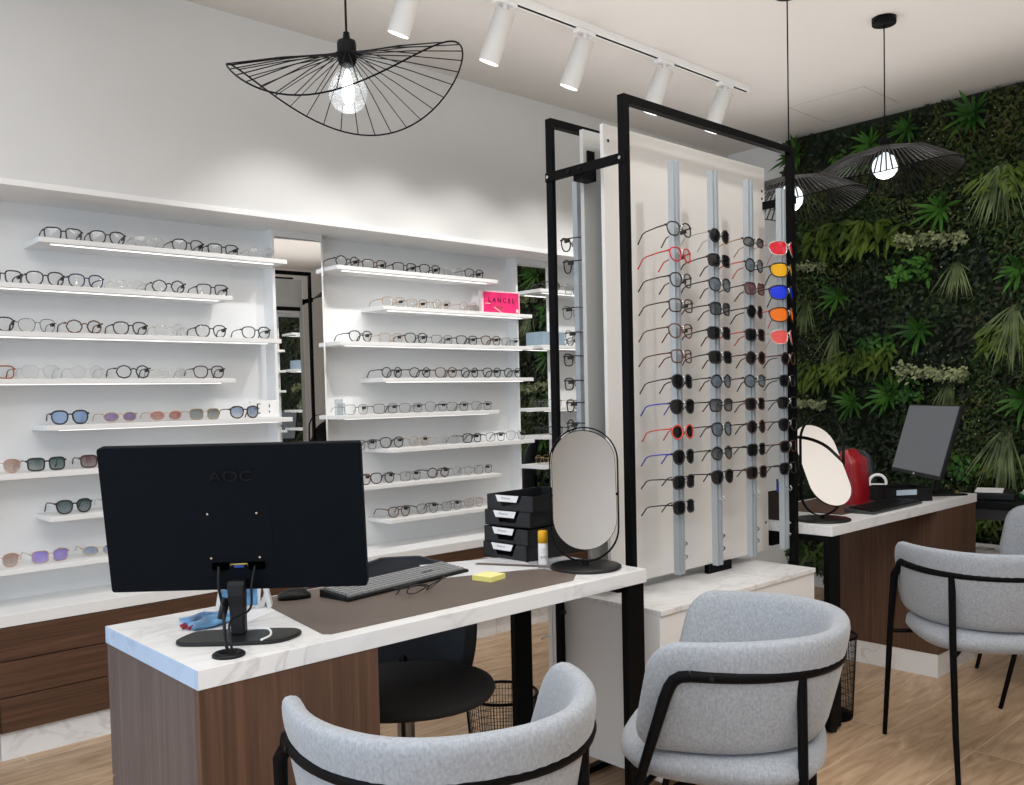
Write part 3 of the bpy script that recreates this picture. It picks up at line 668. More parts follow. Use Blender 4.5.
def packet(loc, rz, label, c, k):
    b_ = MB(); n = 14; rings = []
    for i in range(n):
        u = i/(n-1); x = -.065+.13*u; hh = .006+.011*math.sin(PI*min(1, u*1.15))+.002*math.sin(u*17+k); w_ = .022+.008*math.sin(u*5+k)
        rings.append([Vector((x, w_*math.cos(2*PI*j/14)+.003*math.sin(u*9+j), max(0, hh*(1+math.sin(2*PI*j/14))/1.9))) for j in range(14)])
    b_.loops(rings); o = b_.build('wipes_packet', c, loc=loc, rot=(0, 0, rz)); return tag(o, label, 'packet', 'crumpled packets by the monitor stand')
BP1 = pm('blue printed foil', (.12, .32, .62), .35, noise=.8, scale=22); BP2 = pm('blue red foil', (.10, .25, .55), .35, noise=1.0, scale=35)
packet((.850, 1.895, ZT), math.radians(8), 'crumpled light blue printed packet beside the monitor base', BP1, 0)
packet((.862, 1.945, ZT+.0), math.radians(-12), 'crumpled blue packet with red tip behind the lighter packet', BP2, 2)
rt_ = MB()
for i, (x, y) in enumerate(((.786, 1.90), (.792, 1.885), (.790, 1.918))): rt_.tube([(x, y, ZT+.006), (x-.012, y-.003, ZT+.005)], [.0045, .0035], 8)
tag(rt_.build('marker_caps', pm('dark red', (.25, .01, .03), .4)), 'dark red tips poking from the blue packets', 'marker', kind='stuff')
tag(MB().prism(rrect(-.07, .07, -.03, .03, .012), 0, .001).build('paper_label', PAPER, loc=(.925, 1.90, ZT), rot=(0, 0, .5)), 'small white label lying between card stand and monitor base', 'label')
# desk mat
mt = MB(); mt.prism([(1.022, 2.050), (.962, 1.640), (.975, 1.626), (1.70, 1.626), (1.755, 1.668), (1.765, 2.045), (1.75, 2.055)], ZT, ZT+.002)
tag(mt.build('desk_mat', MAT, None, .0005), 'large brown leather desk mat under the keyboard on the front desk', 'desk mat')
ZM = ZT+.0022
# mouse
ms = MB(); rings = []
for i in range(11):
    u = i/10; x = -.052+.104*u; w_ = .030*math.sin(PI*(.10+.82*u))**.5; h_ = .030*math.sin(PI*(.14+.74*u))**.8
    rings.append([Vector((x, w_*math.cos(a)*(1 if math.sin(a) < 0 else 1), max(0.0, .006+(h_-.006)*math.sin(a)) if math.sin(a) > 0 else .0 if math.sin(a) < -.5 else .004)) for a in [2*PI*j/16 for j in range(16)]])
ms.loops(rings)
mou = thing('computer_mouse', 'black computer mouse on the mat edge right of the monitor', 'mouse', (1.090, 1.985, ZM), math.radians(-20))
mou.scale = (.74, .78, .85)
ms.build('shell', BLACKP, mou); MB().tube([(.028, 0, .027), (.044, 0, .024)], .004, 8).build('scroll_wheel', pm('grey rubber', (.07, .07, .07), .6), mou)
# keyboard
def keyboard(loc, rz, w, d, label, keyc, base, rows=6, cols=19):
    t = thing('keyboard', label, 'keyboard', loc, rz)
    b_ = MB(); b_.loops([[Vector((x, -d/2, z)) for x, z in ((-w/2, 0), (w/2, 0))][:2]+[Vector((w/2, -d/2, .008)), Vector((-w/2, -d/2, .008))], [Vector((-w/2, d/2, 0)), Vector((w/2, d/2, 0)), Vector((w/2, d/2, .019)), Vector((-w/2, d/2, .019))]], smooth=False)
    b_.build('case', base, t, .002)
    k = MB(); kw = (w-.02)/cols; kd = (d-.022)/rows
    for r in range(rows):
        y = -d/2+.010+kd*r; z = .008+.011*(y+d/2)/d
        for c in range(cols):
            if r == 0 and 4 <= c <= 9:
                if c == 4: k.box(-w/2+.01+kw*c, -w/2+.01+kw*(c+6)-.002, y, y+kd-.003, z-.001, z+.006)
                continue
            if c in (13, 14+0) and r in (2,): continue
            k.box(-w/2+.01+kw*c, -w/2+.01+kw*(c+1)-.002, y, y+kd-.003, z-.001, z+.006)
    ko = k.build('keys', keyc, t); ko['kind'] = 'stuff'
    return t
keyboard((1.365, 1.935, ZM), math.radians(9), .435, .108, 'black keyboard with pale grey keys on the front desk mat', pm('grey keys', (.27, .28, .29), .5), BLACKP)
# folded glasses on mat
fg = thing('folded_glasses', 'folded black eyeglasses lying on the brown mat before the keyboard', 'glasses', (1.335, 1.800, ZM), math.radians(12))
f_, l_, t_ = glasses_meshes('panto', fmat('black'), lmat('clear'), .0016, .0019)
fo = bpy.data.objects.new('frame_front', f_); COL.objects.link(fo); fo.parent = fg; fo.rotation_euler = (math.radians(55), 0, 0); fo.location = (0, 0, .002)
for s_ in (-1, 1):
    MB().tube([(s_*.064, .028, .020), (s_*.03, .034, .016+.003*s_), (s_*-.03, .036, .013+.003*s_), (s_*-.055, .030, .004)], .0021, 6).build('temple', fmat('black'), fg)
# sticky notes, papers
sn = thing('sticky_notes', 'pad of yellow sticky notes on the brown desk mat', 'notepad', (1.560, 1.800, ZM), math.radians(12))
sn.scale = (.85, .85, 1)
YEL = pm('yellow paper', (.78, .74, .22), .8)
MB().box(-.037, .037, -.037, .037, 0, .012).build('pad', YEL, sn); MB().box(-.037, .037, -.037, .037, .0122, .0130).build('top_sheet', pm('pale yellow paper', (.85, .82, .35), .8), sn, rot=(0, 0, .04))
tag(MB().prism([(-.145, -.11), (.145, -.10), (.145, .11), (-.145, .10)], 0, .0012).build('paper_sheet', marble('printed paper', (.80, .81, .83), (.60, .62, .66)), loc=(1.655, 1.955, ZM), rot=(0, 0, math.radians(-22))), 'white marbled paper sheet on the mat before the black trays', 'paper')
tag(MB().box(-.12, .12, -.012, .012, 0, .0012).build('paper_strip', MAT, loc=(1.735, 1.885, ZM+.0014), rot=(0, 0, math.radians(-62))), 'dark narrow strip lying on the paper before the trays', 'paper')
tag(MB().prism(rrect(-.10, .10, -.06, .06, .002), 0, .001).build('clear_sleeve', clear_mat('clear sleeve', (.93, .94, .96), .12, col=(.8, .82, .85), dens=.35), loc=(1.80, 1.835, ZM), rot=(0, 0, math.radians(-28))), 'white clear sleeve under the spray can on the front desk', 'sleeve')
# trays
def tray(loc, rz, w, d, h, label):
    t = thing('desk_tray', label, 'tray', loc, rz, 'black stacking trays on the front desk')
    b_ = MB(); th = .003
    b_.box(-w/2, w/2, -d/2, d/2, 0, th); b_.box(-w/2, -w/2+th, -d/2, d/2, th, h); b_.box(w/2-th, w/2, -d/2, d/2, th, h); b_.box(-w/2, w/2, d/2-th, d/2, th, h)
    # front with lowered scooped opening
    b_.add([Vector((x, -d/2, z)) for x, z in ((-w/2, 0), (w/2, 0), (w/2, h), (w*.26, h), (w*.17, h*.22), (-w*.17, h*.22), (-w*.26, h), (-w/2, h))]+[Vector((x, -d/2+th, z)) for x, z in ((-w/2, 0), (w/2, 0), (w/2, h), (w*.26, h), (w*.17, h*.22), (-w*.17, h*.22), (-w*.26, h), (-w/2, h))],
           [(0, 1, 2, 3, 4), (0, 4, 5), (0, 5, 6, 7), (8+4, 8+3, 8+2, 8+1, 8), (8+5, 8+4, 8), (8+7, 8+6, 8+5, 8)]+[(i, 8+i, 8+(i+1) % 8, (i+1) % 8) for i in range(8)])
    b_.build('tray_shell', pm('tray black', (.008, .009, .012), .45), t)
    MB().box(-w*.26, w*.17, -d/2+.003, d/2-.004, .003, .004+h*.1).build('tray_liner', BLACKP, t)
    MB().prism([(-w*.25, h*.98), (w*.25, h*.98), (w*.20, h*.56), (-w*.20, h*.56)], -.0008, .0008, Matrix.Translation((-w*.05, -d/2-.0016, 0)) @ Matrix.Rotation(PI/2, 4, 'X')).build('index_label', PAPER, t)
    text('lettering', 'Montures', .009, pm('grey ink', (.25, .27, .3), .6), t, (-w*.07, -d/2-.0028, h*.80), (PI/2, 0, 0), .0001)
    return t
TN = ['bottom', 'second', 'third', 'top']
for i, (dx, dy, rz) in enumerate([(0, 0, 0), (.0, -.006, 0), (.03, .012, 3), (.03, 0, 3)]):
    tray((1.915+dx*.6, 1.995+dy, ZM+.0475*i), math.radians(-88+rz), .185, .25, .046, f'black plastic desk tray with white label, {TN[i]} of the stack' if i not in (1, 2) else f'black plastic desk tray with white label, {TN[i]} from the bottom')
# spray can
sp = thing('spray_bottle', 'small white spray bottle with yellow cap beside the trays', 'bottle', (1.800, 1.838, ZM+.0012), 0)
MB().lathe([(0, 0), (.0135, 0), (.014, .003), (.014, .058), (.0132, .062), (0, .062)], 24).build('body', pm('white plastic', (.82, .82, .83), .35), sp)
MB().lathe([(.0, .0622), (.0142, .0622), (.0142, .092), (.012, .097), (0, .098)], 24).build('cap', pm('amber cap', (.80, .42, .01), .4), sp)
for z, s_ in ((.045, .0055), (.037, .005), (.022, .009)):
    text('lettering', '~~~~' if z > .03 else 'B-PC', s_, pm('dark print', (.05, .05, .06), .6), sp, (-.0085, -.0118, z), (PI/2, 0, math.radians(-38)), .0001)
# oval mirrors
def oval_mirror(label, loc, rz, tilt, k=0):
    t = thing('oval_mirror', label, 'mirror', loc, rz, 'oval tabletop mirrors on round bases')
    MB().lathe([(0, 0), (.098, 0), (.100, .002), (.100, .006), (.097, .008), (0, .008)], 48).build('base', pm('satin black', (.009, .010, .010), .42, spec=.3), t)
    a, H = .0945, .375
    def stadium(a_, hh, n=20):
        out = []
        for i in range(n+1): th = PI*i/n; out.append((a_*math.cos(th), hh/2-a_+a_*math.sin(th)))
        for i in range(n+1): th = PI+PI*i/n; out.append((a_*math.cos(th), -hh/2+a_+a_*math.sin(th)))
        return out
    zc = .018+H/2
    ring = stadium(a, H); rg = MB()
    rings = []
    for i, (x, z) in enumerate(ring):
        n_ = Vector((x, 0, z-(max(min(z, H/2-a), -(H/2-a))))).normalized()
        p_ = Vector((x, 0, zc+z))
        rings.append([p_+n_*.0018+Vector((0, -.006, 0)), p_+n_*.0018+Vector((0, .006, 0)), p_-n_*.0018+Vector((0, .006, 0)), p_-n_*.0018+Vector((0, -.006, 0))])
    rg.loops(rings, closed_v=True, smooth=False); rg.build('ring_frame', BLACK, t)
    MB().lathe([(.009, .008), (.006, .020)], 12).build('stem', BLACK, t)
    Mt = Matrix.Translation((0, 0, zc)) @ Matrix.Rotation(tilt, 4, 'X') @ Matrix(((1, 0, 0, 0), (0, 0, -1, 0), (0, 1, 0, 0), (0, 0, 0, 1)))
    p2 = stadium(a-.005, .335)
    if k == 0: p2 = [(x, z+.014) for x, z in p2]
    MB().prism(p2, -.003, .003, Mt).build('mirror_rim', BLACKP, t)
    p3 = [(x*.985, z*.99+(.0001)) for x, z in p2]
    MB().prism(p3, .0031, .0036, Mt).build('mirror_glass', MIRROR, t)
    pv = MB(); pv.tube([(-a, 0, zc), (-a+.008, 0, zc)], .004, 8); pv.tube([(a-.008, 0, zc), (a, 0, zc)], .004, 8); pv.build('pivot', BLACK, t)
    return t
# local -y is the mirror's front
oval_mirror('oval black-rimmed mirror on a round base at the front desk corner', (1.852, 1.722, ZT), math.radians(-43), math.radians(-9))
oval_mirror('tilted oval mirror in a black ring on the rear desk', (3.108, 1.688, ZT), math.atan2(.912, .405)-PI/2, math.radians(-30), 1)

# ------------------------------------------------------------------ things on the rear desk
m2 = thing('monitor', 'slim grey-screened monitor tilted on a stand on the rear desk', 'monitor', (4.19, 1.745, ZT), 0)
yaw2 = math.atan2(.6, -.8)-math.radians(-90)-math.radians(8)   # local -y faces (-.8,.6)
rr = Matrix.Rotation(yaw2, 4, 'Z'); m2.rotation_euler = (0, 0, yaw2)
MT2 = Matrix.Translation((0, -.03, .245)) @ Matrix.Rotation(math.radians(-16), 4, 'X')
MB().box(-.27, .27, 0, .020, -.165, .165, MT2).build('housing', BLACKP, m2, .003)
MB().box(-.265, .265, -.0012, 0, -.148, .160, MT2).build('screen', pm('grey screen', (.085, .09, .10), .35, spec=.4, emit=(.3, .32, .35), es=.15), m2)
MB().box(-.009, .009, -.0018, 0, -.161, -.152, MT2).build('logo_badge', CHROME, m2)
MB().tube([(0, .03, .008), (0, .03, .20), (0, .0, .24)], .017, 12).build('stand_neck', BLACKP, m2)
MB().prism(rrect(-.12, .12, -.09, .10, .03), 0, .008).build('stand_base', BLACKP, m2, .002)
tag(MB().prism(rrect(3.28, 3.90, 1.70, 2.04, .01), ZT, ZT+.002).build('desk_mat', pm('dark brown leatherette', (.07, .038, .027), .5)), 'dark brown desk mat under the red bag on the rear desk', 'desk mat')
keyboard((3.575, 1.672, ZT+.0006), math.radians(1), .45, .12, 'slim black keyboard on the front edge of the rear desk', BLACKP, pm('dark grey plastic', (.04, .04, .042), .4))
# red bag
bg = thing('handbag', 'small glossy red handbag with brass zip on the rear desk', 'bag', (3.665, 1.865, ZT+.002), math.radians(6))
RED = pm('red leather', (.30, .006, .014), .32, noise=.1, scale=90, coat=.2)
rg = []
for i in range(12):
    z = .225*i/11; u = i/11
    w_ = .085*(1-.10*u**3) if i < 10 else .085*(.80 if i == 10 else .62)
    d_ = .068*(1-.20*u**2) if i < 10 else .052*(.55 if i == 10 else .30)
    rg.append([Vector((x, y, z)) for x, y in superell(w_, d_, 28, 4)])
MB().loops(rg).build('body', RED, bg)
for s_ in (-1, 1): MB().tube([(-.083, s_*.050, .01), (-.084, s_*.050, .08), (-.080, s_*.046, .15), (-.072, s_*.040, .19), (-.055, s_*.036, .212)], .0022, 6).build('piping', RED, bg)
MB().tube([(-.0855, 0, .07), (-.0855, 0, .11), (-.083, 0, .16), (-.077, 0, .19), (-.066, 0, .212), (-.05, 0, .2235), (-.02, 0, .228), (.05, 0, .2275)], .0028, 6).build('zip', pm('brass', (.5, .4, .12), .3, metal=1), bg)
MB().box(-.090, -.084, -.005, .005, .12, .145).build('zip_puller', CHROME, bg, .001)
MB().lathe([(0, 0), (.007, .002), (.009, .02), (.004, .04), (0, .041)], 12, (-.091, .002, .030)).build('tassel', RED, bg)
# headphones-like white ring holder
hp = thing('headphones', 'white looped headphones standing behind the red bag', 'headphones', (4.05, 1.925, ZT), math.radians(-60))
MB().tube([(.036*math.cos(a), 0, .052+.036*math.sin(a)) for a in [2*PI*i/28 for i in range(28)]], .0065, 8, closed=True).build('headband', pm('white plastic', (.82, .82, .83), .35), hp)
MB().box(-.05, .05, -.022, .022, 0, .020).build('base', MATS['white plastic'], hp, .006)
MB().tube([(-.03, -.006, .045), (.03, -.006, .045)], .003, 6).build('band', MATS['white plastic'], hp)
# black tray stack on rear desk
tr = thing('desk_tray', 'low black desk tray with pale blue label on the rear desk', 'tray', (3.865, 1.745, ZT), math.radians(-32))
b_ = MB(); b_.box(-.11, .11, -.075, .075, 0, .004)
for a in ((-.11, -.106, -.075, .075), (.106, .11, -.075, .075), (-.11, .11, .071, .075), (-.11, .11, -.075, -.071)): b_.box(*a, .004, .060)
b_.build('tray_shell', BLACKP, tr, .0015); MB().box(-.06, .035, -.0768, -.0752, .030, .052).build('index_label', pm('pale blue label', (.42, .52, .60), .5), tr)
# small figure base
fgm = thing('desk_ornament', 'small round black base with brass trinket at the rear desk end', 'ornament', (4.205, 1.635, ZT), 0)
MB().lathe([(0, 0), (.045, 0), (.045, .004), (0, .006)], 28).build('base', BLACK, fgm)
MB().box(-.010, .012, -.005, .005, .005, .020).build('trinket', MATS['brass'], fgm, .002)
MB().tube([(-.004, 0, .018), (-.03, .0, .07), (-.06, 0, .12)], .0012, 5).build('wire', BLACK, fgm)
# pen box behind the rack
pc = thing('pen_cup', 'dark brown square pen holder behind the right end of the rack', 'pen holder', (3.035, 1.83, ZT), 0)
b_ = MB(); b_.box(-.028, .028, -.028, .028, 0, .004)
for a in ((-.028, -.025, -.028, .028), (.025, .028, -.028, .028), (-.028, .028, .025, .028), (-.028, .028, -.028, -.025)): b_.box(*a, .004, .105)
b_.build('cup', pm('black brown leatherette', (.03, .018, .014), .5), pc, .001)
tag(MB().tube([(3.03, 1.825, ZT+.006), (3.015, 1.815, ZT+.145)], .005, 8).build('blue_pen', pm('blue plastic', (.02, .09, .5), .3)), 'blue pen standing in the brown pen holder', 'pen', 'pens in the pen holder')
tag(MB().tube([(3.045, 1.835, ZT+.006), (3.05, 1.84, ZT+.15)], .004, 8).build('black_pen', BLACKP), 'black pen standing in the brown pen holder', 'pen', 'pens in the pen holder')

# ------------------------------------------------------------------ customer chairs
def make_chair(label):
    t = thing('armchair', label, 'chair', (0, 0, 0), 0, 'grey tub armchairs at the desks')
    # backrest: U-shaped padded band
    path = []
    yb, hw, dp = .070, .234, .296
    nS = 6
    for i in range(nS): path.append((-hw, yb-(yb)*i/nS, 0))
    nC = 26
    for i in range(nC+1):
        a = PI+PI*i/nC; c, s_ = math.cos(a), math.sin(a); e = 2.35
        path.append((hw*math.copysign(abs(c)**(2/e), c), dp*math.copysign(abs(s_)**(2/e), s_), 0))
    for i in range(1, nS+1): path.append((hw, yb*i/nS, 0))
    P = [Vector(p_) for p_ in path]
    L_ = [0]
    for i in range(1, len(P)): L_.append(L_[-1]+(P[i]-P[i-1]).length)
    Tt = L_[-1]; dense = []
    def at(s_):
        for i in range(1, len(P)):
            if L_[i] >= s_ or i == len(P)-1:
                u = (s_-L_[i-1])/max(1e-9, L_[i]-L_[i-1]); return P[i-1].lerp(P[i], u)
    ss = [.0005, .004, .012, .025, .042, .062]; N = 40
    mid = [.062+(Tt-.124)*k/N for k in range(1, N)]
    sl = ss+mid+[Tt-x for x in reversed(ss)]
    rings = []
    ztop, zbot = .719, .476; Rr = .062
    for s_ in sl:
        p_ = at(s_); a_ = at(min(Tt, s_+.01)); b_ = at(max(0, s_-.01)); tn = (a_-b_).normalized(); n_ = Vector((tn.y, -tn.x, 0))  # outward
        if n_.dot(p_-Vector((0, .05, 0))) < 0: n_ = -n_
        d = min(s_, Tt-s_); k = math.sqrt(max(0, 1-(1-min(1, d/Rr))**2)); k = max(k, .05)
        hh = (ztop-zbot)/2; zc = (ztop+zbot)/2
        sh = hh-Rr*(1-k)*1.0
        back = max(0, min(1, (.05-p_.y)/.25))
        th = .024+.004*back; kt = max(.25, math.sqrt(max(0, 1-(1-min(1, d/.022))**2)))
        ring = []
        for j in range(20):
            a2 = 2*PI*j/20; cc, sn_ = math.cos(a2), math.sin(a2)
            u = math.copysign(abs(cc)**(2/3.0), cc)*th*kt; v = math.copysign(abs(sn_)**(2/5.5), sn_)*sh
            lean = 1+(v/hh)*.10
            q = Vector((p_.x*lean, (p_.y-.05)*lean+.05, 0))+n_*u*(1-.12*(v/hh))
            q.y -= (v/hh)*.030*max(0, min(1, (p_.y+.10)/.17))
            q.z = zc+v+ .010*back*(1 if v > 0 else .3)
            ring.append(q)
        rings.append(ring)
    MB().loops(rings).build('backrest', GREY, t)
    # seat cushion
    sr = []
    prof = [(.40, .408), (.75, .405), (.93, .415), (1.0, .436), (.985, .456), (.93, .470), (.80, .478), (.5, .482), (.15, .483)]
    for k, z in prof: sr.append([Vector((x, y, z)) for x, y in superell(.243*k, .225*k, 44, 3.0, 0, -.070)])
    MB().loops(sr).build('seat', GREY, t)
    # tube hoop
    R0 = .0132; zt = .655; pts = []
    xw = .265; dy = .326
    for i in range(0, 37):
        a = PI+PI*i/36; c, s_ = math.cos(a), math.sin(a); e = 2.3
        pts.append(Vector((xw*math.copysign(abs(c)**(2/e), c), dy*math.copysign(abs(s_)**(2/e), s_), zt)))
    pts = [q_ for q_ in pts if q_.y <= -.045]; pts = [Vector((-xw, -.04, zt))]+pts+[Vector((xw, -.04, zt))]
    MB().tube(pts, R0, 10).build('back_hoop', BLACK, t)
    for sx in (-1, 1):
        b_ = MB()
        ar = [Vector((sx*xw, -.04, zt)), Vector((sx*xw, -.020, zt-.003)), Vector((sx*xw, -.006, zt-.012)), Vector((sx*xw, .004, zt-.027)), Vector((sx*.277, .012, zt-.05)), Vector((sx*.273, .070, .42)), Vector((sx*.266, .162, .012)), Vector((sx*.2655, .165, 0))]
        b_.tube(ar, [R0, R0, R0, R0, R0, .0105, .008, .008], 10); b_.build('leg', BLACK, t)
        b_ = MB(); b_.tube([Vector((sx*.190, -.253, zt)), Vector((sx*.188, -.254, .45)), Vector((sx*.182, -.258, .15)), Vector((sx*.176, -.262, 0))], [.0105, .0105, .0095, .008], 10); b_.build('leg', BLACK, t)
        for (x, y, z) in ((.271, .078, .395), (.186, -.254, .395)):
            MB().tube([Vector((sx*x, y, z)), Vector((sx*.12, y*.6, .404))], .0075, 8).build('seat_support', BLACK, t)
        MB().tube([Vector((sx*(xw+.009), -.085, zt)), Vector((sx*(xw+.0115), -.085, zt))], .005, 10).build('bolt', BLACKP, t)
    return t
def put(t, x, y, head): t.location = (x, y, 0); t.rotation_euler = (0, 0, math.radians(head-90))
ch0 = make_chair('grey tub armchair at the front desk, nearest the camera at bottom centre')
put(ch0, 1.004, 1.322, 66)
def chair_copy(x, y, head, label): c = dup(ch0, (x, y, 0), None, label); c.rotation_euler = (0, 0, math.radians(head-90)); return c
chair_copy(1.715, 1.262, 116.8, 'grey tub armchair in front of the white plinth, facing left')
chair_copy(3.179, 1.158, 42.1, 'grey tub armchair in front of the rear desk, seen from behind')
chair_copy(3.985, 1.255, 119, 'grey tub armchair furthest right, partly hidden behind another armchair')

# ------------------------------------------------------------------ operator chairs
def task_chair(label, loc, rz, zs, zb0, zb1, bw):
    t = thing('swivel_chair', label, 'chair', loc, rz, 'black swivel chairs behind the desks')
    sr = [[Vector((x, y, z)) for x, y in superell(.245*k, .238*k, 40, 2.1)] for k, z in ((.3, zs-.035), (.8, zs-.034), (.97, zs-.022), (1, zs-.010), (.985, zs-.002), (.9, zs+.004), (.4, zs+.006))]
    MB().loops(sr).build('seat', BLKFAB, t)
    rings = []
    for i in range(15):
        u = i/14; z = zb0+(zb1-zb0)*u; w_ = bw*(.55+.45*math.sin(PI*min(1, .22+.55*u)))*(1 if u < .86 else math.sqrt(max(.05, 1-((u-.86)/.14)**2*.9)))
        y0 = .205+.05*u
        row = []
        for j in range(13):
            x = w_*(j/6-1); row.append(Vector((x, y0-.06*(abs(x)/bw)**2*1.2, z)))
        back = [Vector((v.x, v.y+.018, v.z)) for v in reversed(row)]
        rings.append(row+back)
    MB().loops(rings).build('backrest', pm('black shell', (.012, .016, .024), .5), t)
    MB().tube([(0, .08, zs-.03), (0, .18, zs-.04), (0, .235, zs+.03), (0, .245, zb0+.12)], .014, 8, ry=.010).build('back_support', BLACK, t)
    MB().tube([(0, 0, .10), (0, 0, zs-.03)], .024, 14).build('gas_lift', pm('dark chrome', (.2, .2, .21), .25, metal=1), t)
    for k in range(5):
        a = 2*PI*k/5+.3; MB().tube([(0, 0, .10), (.26*math.cos(a), .26*math.sin(a), .07)], [.022, .013], 8).build('base_arm', BLACKP, t)
        MB().tube([(.26*math.cos(a)-.012*math.sin(a), .26*math.sin(a)+.012*math.cos(a), .029), (.26*math.cos(a)+.012*math.sin(a), .26*math.sin(a)-.012*math.cos(a), .029)], .028, 14).build('caster', BLACKP, t)
    return t
vd = math.atan2(.82, .57)
task_chair('black swivel chair with round upholstered seat behind the front desk', (1.415, 1.99, 0), vd-PI/2, .462, .40, .765, .215)
task_chair('black swivel chair behind the red bag at the rear desk', (4.62, 2.30, 0), math.radians(-40), .46, .52, .915, .17)

# ------------------------------------------------------------------ wire bins
def wire_bin(label, loc, r0, r1, h):
    t = thing('waste_basket', label, 'bin', loc, 0, 'black wire mesh waste baskets')
    MB().tube([(r1*math.cos(2*PI*i/40), r1*math.sin(2*PI*i/40), h) for i in range(40)], .005, 6, closed=True).build('rim', BLACK, t)
    MB().lathe([(0, 0), (r0, 0), (r0, .012), (0, .012)], 32).build('base', BLACK, t)
    w = MB()
    for i in range(70):
        a = 2*PI*i/70; c, s_ = math.cos(a), math.sin(a); w.tube([(r0*c, r0*s_, .01), (r1*c, r1*s_, h)], .0011, 3)
    for k in range(1, 12):
        u = k/12; r = r0+(r1-r0)*u; w.tube([(r*math.cos(2*PI*i/36), r*math.sin(2*PI*i/36), .01+(h-.01)*u) for i in range(36)], .0009, 3, closed=True)
    w.build('wire_mesh', BLACK, t)
    return t
wire_bin('black wire mesh waste basket under the front desk', (1.925, 2.175, 0), .095, .118, .275)
wire_bin('black wire mesh waste basket under the rear desk', (3.165, 1.70, 0), .085, .100, .31)

# ------------------------------------------------------------------ far side table with trays
tb = thing('side_table', 'low black side table beyond the rear desk end', 'table', (4.84, 1.66, 0), math.radians(0))
MB().box(-.30, .06, -.22, .22, .655, .685).build('tabletop', BLACKP, tb, .002)
MB().box(-.29, .05, -.21, .21, .60, .654).build('drawer', pm('dark grey plastic', (.04, .04, .042), .4), tb)
for x, y in ((-.28, -.20), (.04, -.20), (-.28, .20), (.04, .20)): MB().box(x-.012, x+.012, y-.012, y+.012, 0, .60).build('leg', BLACK, tb)
tag(MB().box(-.12, .12, -.09, .09, 0, .035).build('storage_case', BLACKP, None, .006, loc=(4.73, 1.66, .6855), rot=(0, 0, .3)), 'flat black case on the side table beyond the rear desk', 'case')
tag(MB().box(-.10, .10, -.06, .06, 0, .004).build('paper_sheet', PAPER, loc=(4.72, 1.68, .7215), rot=(0, 0, .3)), 'white papers on the black case by the green wall', 'paper')
cp = thing('cleaning_cloth', 'crumpled white and green cloth at the edge of the black side table', 'cloth', (4.72, 1.50, .686), .5)
rg = []
for i in range(8):
    u = i/7; rg.append([Vector((-.07+.14*u, .035*math.cos(2*PI*j/10)*(.6+.4*math.sin(3*u+j)), max(0, .03+.035*math.sin(2*PI*j/10)*(.7+.4*math.sin(5*u+j*2))))) for j in range(10)])
MB().loops(rg).build('cloth', pm('white cloth', (.75, .78, .75), .9), cp)
MB().box(.06, .10, -.03, .03, .0, .03).build('green_fold', pm('green cloth', (.05, .22, .08), .9), cp, .006)
wb = thing('low_cabinet', 'low white cabinet at the foot of the green wall', 'cabinet', (5.08, 1.80, 0), 0)
MB().box(-.13, .08, -.45, .30, 0, .36).build('body', WHITE, wb, .002); MB().box(-.14, .085, -.46, .31, .361, .385).build('top', NICHE, wb, .001)
MB().tube([(-.10, -.05, .392), (-.10, .12, .392)], .006, 8).build('handle_rod', CHROME, wb)

# ------------------------------------------------------------------ ceiling track and spotlights
tk = thing('light_track', 'long white ceiling track carrying the spotlights', 'track', (0, 2.66, HC), 0)
MB().box(1.0, 4.16, -.018, .018, -.030, 0).build('track_profile', WHITE, tk, .001); MB().box(1.0, 4.155, -.006, .006, -.0312, -.030).build('conductor_slot', BLACK, tk)
def spot(x, tx, ty, label, first=None):
    t = thing('track_spotlight', label, 'spotlight', (x, 2.66, HC-.030), 0, 'white cylinder spotlights on the ceiling track')
    MB().box(-.055, .055, -.017, .017, -.018, -.0005).build('adapter', WHITE, t, .002)
    MB().tube([(0, 0, -.018), (0, 0, -.045)], .010, 10).build('joint', WHITE, t)
    ax = Vector((tx, ty, -1)).normalized(); c0 = Vector((0, 0, -.045)); up = c0-ax*.005; lo = up+ax*.200
    b_ = MB(); b_.tube([up, lo], .042, 28); b_.build('lamp_head', pm('spot housing', (.60, .59, .57), .5), t, .002)
    b2 = MB(); b2.tube([lo-ax*.001, lo+ax*.0025], .038, 28); b2.build('lamp_lens', pm('spot glow', (1, 1, 1), .5, emit=(1, .98, .94), es=2), t)
    b3 = MB(); b3.tube([c0+Vector((-.0, 0, .004)), c0-ax*.004], .012, 10); b3.build('swivel', WHITE, t)
    return t
sp_l = ['white ceiling spotlight furthest left, only its lower tip in view', 'white ceiling spotlight, second from left, cut by the picture top', 'white ceiling spotlight with its dark rear opening visible', 'white ceiling spotlight in the middle of the row', 'white ceiling spotlight directly above the black frame corner', 'white ceiling spotlight at the right end of the track']
for x, l in zip((1.40, 2.02, 2.46, 2.92, 3.47, 3.96), sp_l): spot(x, -.13, .42, l)

